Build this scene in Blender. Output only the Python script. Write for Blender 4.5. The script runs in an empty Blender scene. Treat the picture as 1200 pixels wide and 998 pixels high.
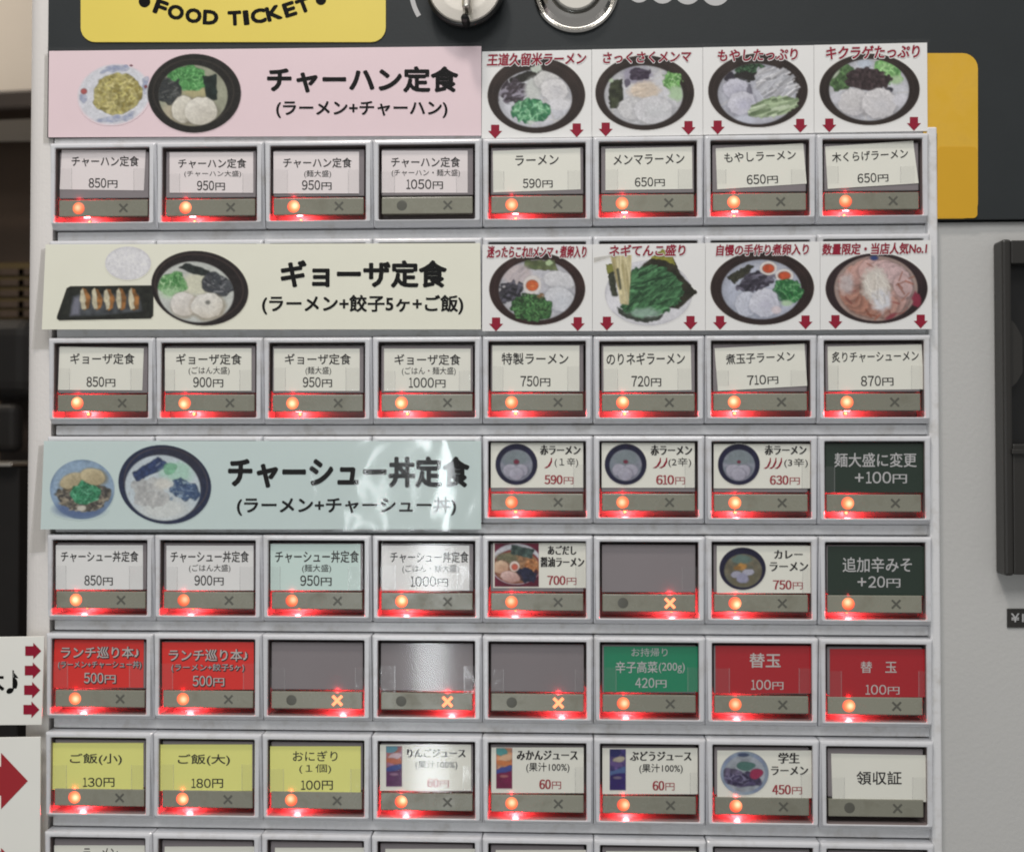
import bpy, bmesh, math, random
import numpy as np
from mathutils import Matrix, Vector

random.seed(7); rng = np.random.default_rng(11)
scene = bpy.context.scene
col = scene.collection

# ---------------------------------------------------------------- camera
U = 0.040                    # width of one button cell (m)
V = 0.8994 * U               # pitch of the button rows
Z0 = 1.15                    # height of the middle of the button field
FPX = 1300.0                 # focal length in photo pixels (photo 1200 x 998)
def _rot(rx, ry, rz):
    cx, sx, cy, sy, cz, sz = math.cos(rx), math.sin(rx), math.cos(ry), math.sin(ry), math.cos(rz), math.sin(rz)
    Rx = np.array([[1,0,0],[0,cx,-sx],[0,sx,cx]]); Ry = np.array([[cy,0,sy],[0,1,0],[-sy,0,cy]]); Rz = np.array([[cz,-sz,0],[sz,cz,0],[0,0,1]])
    return Rz @ Ry @ Rx
RC = _rot(-0.0196, 0.0423, -0.0009)
def w3(v): return np.array([v[0], v[2], -v[1]])          # (right, down, into) -> world
c_right, c_down, c_fwd = w3(RC[0]), w3(RC[1]), w3(RC[2])
CAM = np.array([0.693*U, -9.986*U, Z0 + 0.254*U])
cam_data = bpy.data.cameras.new('camera'); cam = bpy.data.objects.new('camera', cam_data); col.objects.link(cam)
cam.matrix_world = Matrix(((c_right[0], -c_down[0], -c_fwd[0], CAM[0]), (c_right[1], -c_down[1], -c_fwd[1], CAM[1]),
                           (c_right[2], -c_down[2], -c_fwd[2], CAM[2]), (0, 0, 0, 1)))
cam_data.sensor_width = 36; cam_data.sensor_fit = 'HORIZONTAL'; cam_data.lens = 36*FPX/1200
cam_data.clip_start = 0.01; cam_data.clip_end = 50
cam_data.dof.use_dof = True; cam_data.dof.focus_distance = 0.40; cam_data.dof.aperture_fstop = 18
scene.camera = cam

# ---------------------------------------------------------------- room light
world = bpy.data.worlds.new('World'); scene.world = world; world.use_nodes = True
bg = world.node_tree.nodes['Background']; bg.inputs[0].default_value = (1.0, 0.985, 0.97, 1); bg.inputs[1].default_value = 0.24
def area(name, loc, target, sx, sy, power, color):
    d = bpy.data.lights.new(name, 'AREA'); d.shape = 'RECTANGLE'; d.size = sx; d.size_y = sy; d.energy = power; d.color = color
    o = bpy.data.objects.new(name, d); col.objects.link(o); o.location = loc
    o.rotation_euler = (Vector(target) - Vector(loc)).to_track_quat('-Z', 'Y').to_euler()
    return o
area('ceiling_lamp', (-0.16, -0.42, Z0+0.95), (0.0, 0, Z0), 0.10, 0.10, 4.0, (1.0, 0.91, 0.84))
area('ceiling_panel', (-0.05, -1.1, Z0+1.15), (0, 0, Z0), 0.9, 0.5, 11.2, (1.0, 0.985, 0.97))
area('door_pane', (-0.285, -2.3, Z0-0.40), (0, 0, Z0-0.2), 0.075, 0.95, 4.4, (0.93, 0.98, 1.0))      # daylit glass door behind the viewer,
area('door_sidelight', (-0.43, -2.3, Z0-0.16), (0, 0, Z0-0.1), 0.024, 0.42, 0.55, (0.93, 0.98, 1.0))   # and its narrow sidelight
area('wall_fill', (-0.93, 0.70, Z0+0.85), (-0.93, 0.83, Z0+0.3), 0.2, 0.06, 3.0, (1.0, 0.88, 0.74))  # unseen fill added to brighten the cream upper wall
vs = scene.view_settings; vs.view_transform = 'Standard'; vs.look = 'None'; vs.gamma = 1.0; vs.exposure = -0.03; vs.use_curve_mapping = False
scene.render.engine = 'CYCLES'
scene.cycles.use_denoising = True; scene.cycles.use_light_tree = True; scene.cycles.sample_clamp_indirect = 4.0
scene.cycles.pixel_filter_type = 'BLACKMAN_HARRIS'; scene.cycles.filter_width = 1.9
scene.cycles.max_bounces = 8; scene.cycles.transparent_max_bounces = 12
scene.cycles.caustics_reflective = False; scene.cycles.caustics_refractive = False

# ---------------------------------------------------------------- helpers
def at(px, py, y=0.0):
    """where the photo's pixel meets the machine-parallel plane at depth y (front of the button frames = 0)"""
    px = np.asarray(px, float); py = np.asarray(py, float)
    d = c_fwd*FPX + (px[..., None]-600)*c_right + (py[..., None]-499)*c_down
    t = (y - CAM[1]) / d[..., 1]
    return CAM + d*t[..., None]
def lin(c):
    c = np.asarray(c, float)/255.0
    return np.where(c <= 0.04045, c/12.92, ((c+0.055)/1.055)**2.4)
KALB = 1.22
def alb(c): return tuple(np.clip(lin(c)*KALB, 0, 0.86))

def nmat(name):
    m = bpy.data.materials.new(name); m.use_nodes = True
    return m, m.node_tree, m.node_tree.nodes['Principled BSDF']
def mat(name, rgb, rough=0.45, metal=0.0, spec=0.5, vary=0.06, scale=60.0, bump=0.0, bscale=900.0, coat=0.0, each=0.0, grime=0.0):
    m, nt, b = nmat(name)
    b.inputs['Roughness'].default_value = rough; b.inputs['Metallic'].default_value = metal
    b.inputs['Specular IOR Level'].default_value = spec
    b.inputs['Coat Weight'].default_value = coat; b.inputs['Coat Roughness'].default_value = 0.06
    tc = nt.nodes.new('ShaderNodeTexCoord')
    n = nt.nodes.new('ShaderNodeTexNoise'); n.inputs['Scale'].default_value = scale; n.inputs['Detail'].default_value = 5
    nt.links.new(tc.outputs['Object'], n.inputs['Vector'])
    mx = nt.nodes.new('ShaderNodeMix'); mx.data_type = 'RGBA'
    lo = [max(0, c*(1-vary)) for c in rgb]; hi = [min(1, c*(1+vary)) for c in rgb]
    mx.inputs[6].default_value = (*lo, 1); mx.inputs[7].default_value = (*hi, 1)
    nt.links.new(n.outputs['Fac'], mx.inputs[0]); last = mx.outputs[2]
    if grime:      # blotches of handled dirt
        n3 = nt.nodes.new('ShaderNodeTexNoise'); n3.inputs['Scale'].default_value = 130; n3.inputs['Detail'].default_value = 3; n3.inputs['Roughness'].default_value = 0.65
        geo = nt.nodes.new('ShaderNodeNewGeometry'); nt.links.new(geo.outputs['Position'], n3.inputs['Vector'])
        r3 = nt.nodes.new('ShaderNodeMapRange'); r3.inputs['From Min'].default_value = 0.52; r3.inputs['From Max'].default_value = 0.75; r3.inputs['To Max'].default_value = grime
        nt.links.new(n3.outputs['Fac'], r3.inputs[0]); g3 = nt.nodes.new('ShaderNodeMix'); g3.data_type = 'RGBA'; g3.inputs[7].default_value = (rgb[0]*0.55, rgb[1]*0.5, rgb[2]*0.42, 1)
        nt.links.new(r3.outputs[0], g3.inputs[0]); nt.links.new(last, g3.inputs[6]); last = g3.outputs[2]
        rr = nt.nodes.new('ShaderNodeMapRange'); rr.inputs['From Min'].default_value = 0.35; rr.inputs['From Max'].default_value = 0.7; rr.inputs['To Min'].default_value = rough*0.8; rr.inputs['To Max'].default_value = rough*1.5
        nt.links.new(n3.outputs['Fac'], rr.inputs[0]); nt.links.new(rr.outputs[0], b.inputs['Roughness'])
    if each:       # every moulding a little different
        oi = nt.nodes.new('ShaderNodeObjectInfo'); r4 = nt.nodes.new('ShaderNodeMapRange'); r4.inputs['To Min'].default_value = 1-each; r4.inputs['To Max'].default_value = 1+each
        nt.links.new(oi.outputs['Random'], r4.inputs[0]); h4 = nt.nodes.new('ShaderNodeHueSaturation'); nt.links.new(r4.outputs[0], h4.inputs['Value']); nt.links.new(last, h4.inputs['Color']); last = h4.outputs[0]
    nt.links.new(last, b.inputs['Base Color'])
    if bump:
        n2 = nt.nodes.new('ShaderNodeTexNoise'); n2.inputs['Scale'].default_value = bscale; n2.inputs['Detail'].default_value = 3
        nt.links.new(tc.outputs['Object'], n2.inputs['Vector'])
        bp = nt.nodes.new('ShaderNodeBump'); bp.inputs['Strength'].default_value = bump; bp.inputs['Distance'].default_value = 0.0004
        nt.links.new(n2.outputs['Fac'], bp.inputs['Height']); nt.links.new(bp.outputs['Normal'], b.inputs['Normal'])
    return m
def film(name, rough=0.04, haze=0.02, wave=0.0, wscale=40.0, fres=1.45, gain=1.0, det=4.0):
    """clear plastic sheet: transparent, with a glossy skin and a trace of white haze"""
    m = bpy.data.materials.new(name); m.use_nodes = True; nt = m.node_tree; nt.nodes.clear()
    out = nt.nodes.new('ShaderNodeOutputMaterial'); tr = nt.nodes.new('ShaderNodeBsdfTransparent'); gl = nt.nodes.new('ShaderNodeBsdfGlossy')
    df = nt.nodes.new('ShaderNodeBsdfDiffuse'); df.inputs[0].default_value = (0.8, 0.8, 0.8, 1)
    gl.inputs['Roughness'].default_value = rough
    lw = nt.nodes.new('ShaderNodeLayerWeight'); lw.inputs[0].default_value = 0.5
    pw = nt.nodes.new('ShaderNodeMath'); pw.operation = 'POWER'; pw.inputs[1].default_value = 5.0; nt.links.new(lw.outputs['Facing'], pw.inputs[0])
    f0 = ((fres-1)/(fres+1))**2*gain
    fr = nt.nodes.new('ShaderNodeMath'); fr.operation = 'MULTIPLY_ADD'; fr.inputs[1].default_value = 1-f0; fr.inputs[2].default_value = f0; nt.links.new(pw.outputs[0], fr.inputs[0])
    m1 = nt.nodes.new('ShaderNodeMixShader'); m1.inputs[0].default_value = haze
    m2 = nt.nodes.new('ShaderNodeMixShader')
    nt.links.new(tr.outputs[0], m1.inputs[1]); nt.links.new(df.outputs[0], m1.inputs[2])
    nt.links.new(fr.outputs[0], m2.inputs[0]); nt.links.new(m1.outputs[0], m2.inputs[1]); nt.links.new(gl.outputs[0], m2.inputs[2])
    nt.links.new(m2.outputs[0], out.inputs[0])
    if wave:
        tc = nt.nodes.new('ShaderNodeTexCoord'); n = nt.nodes.new('ShaderNodeTexNoise'); n.inputs['Scale'].default_value = wscale
        n.inputs['Detail'].default_value = det; n.inputs['Roughness'].default_value = 0.5; n.inputs['Distortion'].default_value = 0.8
        nt.links.new(tc.outputs['Object'], n.inputs['Vector'])
        bp = nt.nodes.new('ShaderNodeBump'); bp.inputs['Strength'].default_value = 1.0; bp.inputs['Distance'].default_value = wave
        nt.links.new(n.outputs['Fac'], bp.inputs['Height'])
        nt.links.new(bp.outputs['Normal'], gl.inputs['Normal'])
    return m
def emit(name, rgb, strength):
    m, nt, b = nmat(name); b.inputs['Base Color'].default_value = (*rgb, 1)
    b.inputs['Emission Color'].default_value = (*rgb, 1); b.inputs['Emission Strength'].default_value = strength
    return m

M = {}
M['frame'] = mat('frame_plastic', (0.665, 0.675, 0.70), 0.17, vary=0.03, bump=0.05, bscale=1500, each=0.03, grime=0.35)
M['recess'] = mat('recess_plastic', (0.26, 0.215, 0.21), 0.35, vary=0.08)
M['back'] = mat('window_backing', (0.25, 0.226, 0.236), 0.45, spec=0.12, vary=0.06, each=0.06)
M['bar'] = mat('lamp_bar_plastic', (0.255, 0.255, 0.205), 0.25, vary=0.05, each=0.10, grime=0.4)
M['dim'] = mat('unlit_mark', (0.10, 0.10, 0.082), 0.4)
M['panel'] = mat('panel_white', (0.745, 0.75, 0.76), 0.30, vary=0.03, bump=0.06, grime=0.45)
M['cabinet'] = mat('cabinet_paint', (0.76, 0.735, 0.71), 0.42, vary=0.03, scale=25, bump=0.25, bscale=700)
M['inside'] = mat('cabinet_inside', (0.012, 0.012, 0.012), 0.6)
M['dark'] = mat('charcoal_panel', (0.028, 0.0325, 0.0345), 0.5, spec=0.25, vary=0.1, bump=0.08, bscale=1200)
M['slate'] = mat('charcoal_plastic', (0.026, 0.0245, 0.022), 0.42, vary=0.12, bump=0.1, bscale=900)
M['black'] = mat('black_plastic', (0.012, 0.012, 0.012), 0.3)
M['yellow'] = mat('yellow_plate', alb((212, 193, 88)), 0.38, vary=0.03)
M['amber'] = mat('amber_plate', (0.72, 0.43, 0.035), 0.4, vary=0.04, grime=0.15)
M['amber2'] = mat('amber_plate_lower', (0.66, 0.37, 0.018), 0.4, vary=0.04)
M['steel'] = mat('brushed_steel', (0.72, 0.68, 0.61), 0.3, 1.0, vary=0.06)
M['chrome'] = mat('chrome', (0.80, 0.78, 0.74), 0.12, 1.0, vary=0.02)
M['ivory'] = mat('ivory_button', (0.72, 0.70, 0.64), 0.3, vary=0.02)
M['ink'] = mat('ink_black', (0.005, 0.005, 0.005), 0.5, spec=0.1)
M['ink_soft'] = mat('ink_dark_grey', (0.03, 0.028, 0.028), 0.5, spec=0.1)
M['white_print'] = mat('white_print', (0.74, 0.73, 0.72), 0.5, vary=0.02)
M['pale_print'] = mat('pale_print', (0.50, 0.50, 0.50), 0.5, vary=0.02)
M['cream_print'] = mat('cream_print', (0.55, 0.50, 0.48), 0.5, vary=0.02)
M['crimson'] = mat('crimson_print', (0.30, 0.012, 0.035), 0.5, spec=0.15, vary=0.05)
M['price_red'] = mat('price_red_print', (0.36, 0.035, 0.045), 0.5, vary=0.05)
M['arrow_red'] = mat('arrow_red_print', (0.36, 0.012, 0.02), 0.5, vary=0.05)
M['cover'] = film('clear_cover', 0.075, 0.006, gain=1.0)
M['laminate'] = film('laminate_film', 0.065, 0.006, 0.00072, 23.0, gain=1.3, det=2.4)
M['laminate_flat'] = film('laminate_film_smooth', 0.12, 0.006, 0.0004, 24.0, gain=0.6)
M['tape'] = film('clear_tape', 0.10, 0.03, 0.0002, 90.0)
M['tape_edge'] = film('tape_edge', 0.12, 0.14, 0.0, 90.0, fres=1.9)
M['lamp_orange'] = None
# vertex-coloured print
m, nt, b = nmat('photo_print'); b.inputs['Roughness'].default_value = 0.5; b.inputs['Specular IOR Level'].default_value = 0.2
a_ = nt.nodes.new('ShaderNodeAttribute'); a_.attribute_name = 'Col'; nt.links.new(a_.outputs['Color'], b.inputs['Base Color']); M['print'] = m
# lit lamp: a diffuser whose glow is hottest over the diode, every lamp a little different
m, nt, b = nmat('lit_lamp'); tc = nt.nodes.new('ShaderNodeTexCoord'); oi = nt.nodes.new('ShaderNodeObjectInfo')
wn = nt.nodes.new('ShaderNodeTexWhiteNoise'); wn.noise_dimensions = '1D'; nt.links.new(oi.outputs['Random'], wn.inputs['W'])
v1 = nt.nodes.new('ShaderNodeVectorMath'); v1.operation = 'MULTIPLY_ADD'; v1.inputs[1].default_value = (0.0013, 0, 0.0013); v1.inputs[2].default_value = (-0.00045, -0.0002, -0.0005)
nt.links.new(wn.outputs['Color'], v1.inputs[0])
vm = nt.nodes.new('ShaderNodeVectorMath'); vm.operation = 'DISTANCE'; nt.links.new(tc.outputs['Object'], vm.inputs[0]); nt.links.new(v1.outputs[0], vm.inputs[1])
mr = nt.nodes.new('ShaderNodeMapRange'); mr.inputs['From Min'].default_value = 0.0003; mr.inputs['From Max'].default_value = 0.0027; nt.links.new(vm.outputs['Value'], mr.inputs[0])
rp = nt.nodes.new('ShaderNodeValToRGB'); nt.links.new(mr.outputs[0], rp.inputs[0]); e_ = rp.color_ramp.elements
e_[0].color = (1.0, 0.72, 0.42, 1); e_[1].color = (0.80, 0.05, 0.03, 1); e2 = e_.new(0.5); e2.color = (1.0, 0.25, 0.09, 1)
ms = nt.nodes.new('ShaderNodeMapRange'); ms.inputs['To Min'].default_value = 0.85; ms.inputs['To Max'].default_value = 1.7; nt.links.new(oi.outputs['Random'], ms.inputs[0])
b.inputs['Base Color'].default_value = (0.4, 0.1, 0.05, 1); nt.links.new(rp.outputs[0], b.inputs['Emission Color']); nt.links.new(ms.outputs[0], b.inputs['Emission Strength'])
M['lamp'] = m
M['lamp_x'] = emit('lit_cross', (1.0, 0.27, 0.12), 1.7)
M['led'] = emit('led_bead', (1.0, 0.28, 0.08), 2.2)

def link(name, me, parent=None, loc=None, origin=(0, 0, 0)):
    o = bpy.data.objects.new(name, me); col.objects.link(o)
    if parent: o.parent = parent
    if loc is not None: o.location = loc
    return o
def wpos(o):
    p = Vector((0, 0, 0))
    while o is not None: p += o.location; o = o.parent
    return p
def mesh(name, verts, faces, mats, parent=None, smooth=False, idx=None, world=True):
    """mesh given in world coordinates, moved into its parent's frame"""
    off = np.array(wpos(parent)) if (parent is not None and world) else np.zeros(3)
    me = bpy.data.meshes.new(name); me.from_pydata([tuple(np.asarray(v)-off) for v in verts], [], faces)
    for mm in (mats if isinstance(mats, (list, tuple)) else [mats]): me.materials.append(mm)
    if idx is not None: me.polygons.foreach_set('material_index', idx)
    if smooth: me.polygons.foreach_set('use_smooth', [True]*len(me.polygons))
    me.update()
    return link(name, me, parent)
def tag(o, label, cat=None, group=None, kind=None):
    o['label'] = label
    if cat: o['category'] = cat
    if group: o['group'] = group
    if kind: o['kind'] = kind
    return o
def empty(name, loc):
    o = bpy.data.objects.new(name, None); o.empty_display_size = 0.02; col.objects.link(o); o.location = loc; return o
def box_vf(x0, x1, y0, y1, z0, z1):
    v = [(x0,y0,z0),(x1,y0,z0),(x1,y1,z0),(x0,y1,z0),(x0,y0,z1),(x1,y0,z1),(x1,y1,z1),(x0,y1,z1)]
    f = [(0,3,2,1),(4,5,6,7),(0,1,5,4),(1,2,6,5),(2,3,7,6),(3,0,4,7)]
    return v, f
def bevel_me(me, w, seg=2):
    bm = bmesh.new(); bm.from_mesh(me)
    bmesh.ops.bevel(bm, geom=bm.edges[:], offset=w, segments=seg, affect='EDGES', profile=0.5)
    bm.to_mesh(me); bm.free()
def boxo(name, x0, x1, y0, y1, z0, z1, m_, parent=None, bev=0.0, seg=2, world=True):
    v, f = box_vf(x0, x1, y0, y1, z0, z1); o = mesh(name, v, f, m_, parent, world=world)
    if bev: bevel_me(o.data, bev, seg)
    return o
def quad_plate(name, quad, y, th, m_, parent, bev=0.0):
    """thin plate whose front face is the pixel quad (TL TR BR BL) at depth y"""
    p = [at(*q, y) for q in quad]; b_ = [v + np.array([0, th, 0]) for v in p]
    v = p + b_; f = [(3,2,1,0)[::-1], (4,5,6,7)[::-1], (0,4,5,1), (1,5,6,2), (2,6,7,3), (3,7,4,0)]
    o = mesh(name, v, f, m_, parent)
    bm = bmesh.new(); bm.from_mesh(o.data); bmesh.ops.recalc_face_normals(bm, faces=bm.faces[:]); bm.to_mesh(o.data); bm.free()
    if bev: bevel_me(o.data, bev, 1)
    return o
def quad_sheet(name, quad, y, m_, parent):
    return mesh(name, [at(*q, y) for q in quad], [(0, 3, 2, 1)], m_, parent)
def poly_plate(name, pts, y, th, m_, parent, px=True):
    P = np.array(pts, float); n = len(P)
    fr = at(P[:,0], P[:,1], y); bk = fr + np.array([0, th, 0])
    v = list(fr)+list(bk); f = [tuple(range(n)), tuple(range(2*n-1, n-1, -1))] + [(i, i+n, (i+1)%n+n, (i+1)%n) for i in range(n)]
    o = mesh(name, v, f, m_, parent)
    bm = bmesh.new(); bm.from_mesh(o.data); bmesh.ops.recalc_face_normals(bm, faces=bm.faces[:]); bm.to_mesh(o.data); bm.free()
    return o
def rrect(x0, y0, x1, y1, r, n=6):
    out = []
    for cx, cy, a0 in ((x1-r, y0+r, -90), (x1-r, y1-r, 0), (x0+r, y1-r, 90), (x0+r, y0+r, 180)):
        for k in range(n+1):
            a = math.radians(a0 + 90*k/n); out.append((cx+r*math.cos(a), cy+r*math.sin(a)))
    return out
def lathe(name, cpx, cpy, prof, m_, parent, y0, seg=64, idx=None):
    """prof: list of (radius m, depth m towards the viewer) turned about the panel normal"""
    c = at(cpx, cpy, y0); v = []; f = []
    for r, d in prof:
        for k in range(seg):
            a = 2*math.pi*k/seg; v.append((c[0]+r*math.cos(a), c[1]-d, c[2]+r*math.sin(a)))
    ids = []
    for j in range(len(prof)-1):
        for k in range(seg):
            f.append((j*seg+k, j*seg+(k+1)%seg, (j+1)*seg+(k+1)%seg, (j+1)*seg+k)); ids.append(0 if idx is None else idx[j])
    f.append(tuple((len(prof)-1)*seg+k for k in range(seg))); ids.append(0 if idx is None else idx[-1])
    o = mesh(name, v, f, m_, parent, idx=ids, smooth=False)
    bm = bmesh.new(); bm.from_mesh(o.data); bmesh.ops.recalc_face_normals(bm, faces=bm.faces[:]); bm.to_mesh(o.data); bm.free()
    return o

# ---------------------------------------------------------------- lettering
_tc = {}
def glyphs(s, bold=0.0, res=3):
    key = (s, round(bold, 4), res)
    if key in _tc: return _tc[key]
    cu = bpy.data.curves.new('t', 'FONT'); cu.body = s; cu.size = 1.0; cu.offset = bold; cu.resolution_u = res; cu.fill_mode = 'FRONT'
    o = bpy.data.objects.new('t', cu); col.objects.link(o)
    dg = bpy.context.evaluated_depsgraph_get(); me = bpy.data.meshes.new_from_object(o.evaluated_get(dg))
    v = np.empty(len(me.vertices)*3); me.vertices.foreach_get('co', v); v = v.reshape(-1, 3)[:, :2]
    f = [tuple(p.vertices) for p in me.polygons]
    bpy.data.objects.remove(o); bpy.data.curves.remove(cu); bpy.data.meshes.remove(me)
    lo, hi = v.min(0), v.max(0)
    _tc[key] = ((v-lo)/np.maximum(hi-lo, 1e-6), f)
    return _tc[key]
class Ink:
    """collects flat lettering and printed shapes of one card into one mesh"""
    def __init__(s): s.v = []; s.f = []; s.i = []; s.m = []
    def add(s, P, faces, m_, y):
        if m_ not in s.m: s.m.append(m_)
        k = len(s.v); W = at(P[:,0], P[:,1], y); s.v += list(W)
        s.f += [tuple(a+k for a in t) for t in faces]; s.i += [s.m.index(m_)]*len(faces)
    def text(s, t, box, m_, y, bold=0.0, rot=0.0, style=None, under=None, shear=0.0, squeeze=None):
        x0, y0, x1, y1 = box
        layers = []
        if under: layers.append((under[0], under[1], under[2] if len(under) > 2 else (0, 0), 0.0))
        layers.append((m_, bold, (0, 0), 0.00004 if under else 0.0))
        for (mm, bb, sh, dy) in layers:
            g, f = glyphs(t, 0.0)
            grow = 0.5*(bb-bold)*(y1-y0) if under else 0
            P = np.c_[x0-grow + g[:,0]*(x1-x0+2*grow), y1+grow - g[:,1]*(y1-y0+2*grow)]
            if shear: P[:,0] += (0.5-(P[:,1]-y0)/(y1-y0))*shear*(y1-y0)
            c = np.array([(x0+x1)/2, (y0+y1)/2])
            P = P + np.array(sh)
            if rot:
                a = math.radians(rot); R = np.array([[math.cos(a), math.sin(a)], [-math.sin(a), math.cos(a)]])
                P = (P-c) @ R.T + c
            if style == 'serif':
                w = 0.045*(y1-y0)
                for k, dx in enumerate((-w, 0, w)): s.add(P+np.array([dx, 0]), f, mm, y-dy-k*0.000006)
            else:
                e = bb*(y1-y0)*1.1
                if e <= 0.02: s.add(P, f, mm, y-dy)
                else:
                    n_ = 4 if bb < 0.03 else 8
                    for k in range(n_):
                        a = 2*math.pi*(k+0.5)/n_; s.add(P+e*np.array([math.cos(a), math.sin(a)]), f, mm, y-dy-k*0.000003)
    def price(s, num, box, m_, y, ratio=None, rot=0.0, style=None, bold=0.0, plus=False, under=None, yen=0.78):
        x0, y0, x1, y1 = box; n = len(num)
        ratio = ratio or {2: 0.56, 3: 0.645, 4: 0.71}.get(n, 0.72)
        xm = x0+(x1-x0)*ratio; c = ((x0+x1)/2, (y0+y1)/2); a = math.radians(rot)
        def shift(bx):
            mx, my = (bx[0]+bx[2])/2-c[0], (bx[1]+bx[3])/2-c[1]
            nx, ny = c[0]+mx*math.cos(a)+my*math.sin(a), c[1]-mx*math.sin(a)+my*math.cos(a)
            w, h = (bx[2]-bx[0])/2, (bx[3]-bx[1])/2
            return (nx-w, ny-h, nx+w, ny+h)
        xe = xm-0.6; wd = {'1': 0.62}; tot = sum(wd.get(ch, 1.0) for ch in num); u = (xe-x0)/tot; xx_ = x0
        for ch in num:
            cw = wd.get(ch, 1.0)*u; full = chr(ord(ch)-48+0xFF10) if ch.isdigit() else ch
            s.text(full, shift((xx_+cw*0.07, y0, xx_+cw*0.93, y1)), m_, y, bold, rot, style, under); xx_ += cw
        s.text('円', shift((xm+0.6, y1-(y1-y0)*yen, x1, y1)), m_, y, bold, rot, None, under)
    def shape(s, pts, m_, y): s.add(np.array(pts, float), [tuple(range(len(pts)))], m_, y)
    def build(s, name, parent):
        return mesh(name, s.v, s.f, s.m, parent, idx=s.i)
def down_arrow(ink, cx, ytop, w, h, m_, y):
    a = w*0.5; sft = w*0.29
    ink.shape([(cx-sft, ytop), (cx+sft, ytop), (cx+sft, ytop+h*0.45), (cx+a, ytop+h*0.45), (cx, ytop+h), (cx-a, ytop+h*0.45), (cx-sft, ytop+h*0.45)], m_, y)
def right_arrow(ink, x0, cy, w, h, m_, y):
    ink.shape([(x0, cy-h*0.29), (x0+w*0.5, cy-h*0.29), (x0+w*0.5, cy-h*0.5), (x0+w, cy), (x0+w*0.5, cy+h*0.5), (x0+w*0.5, cy+h*0.29), (x0, cy+h*0.29)], m_, y)

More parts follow.
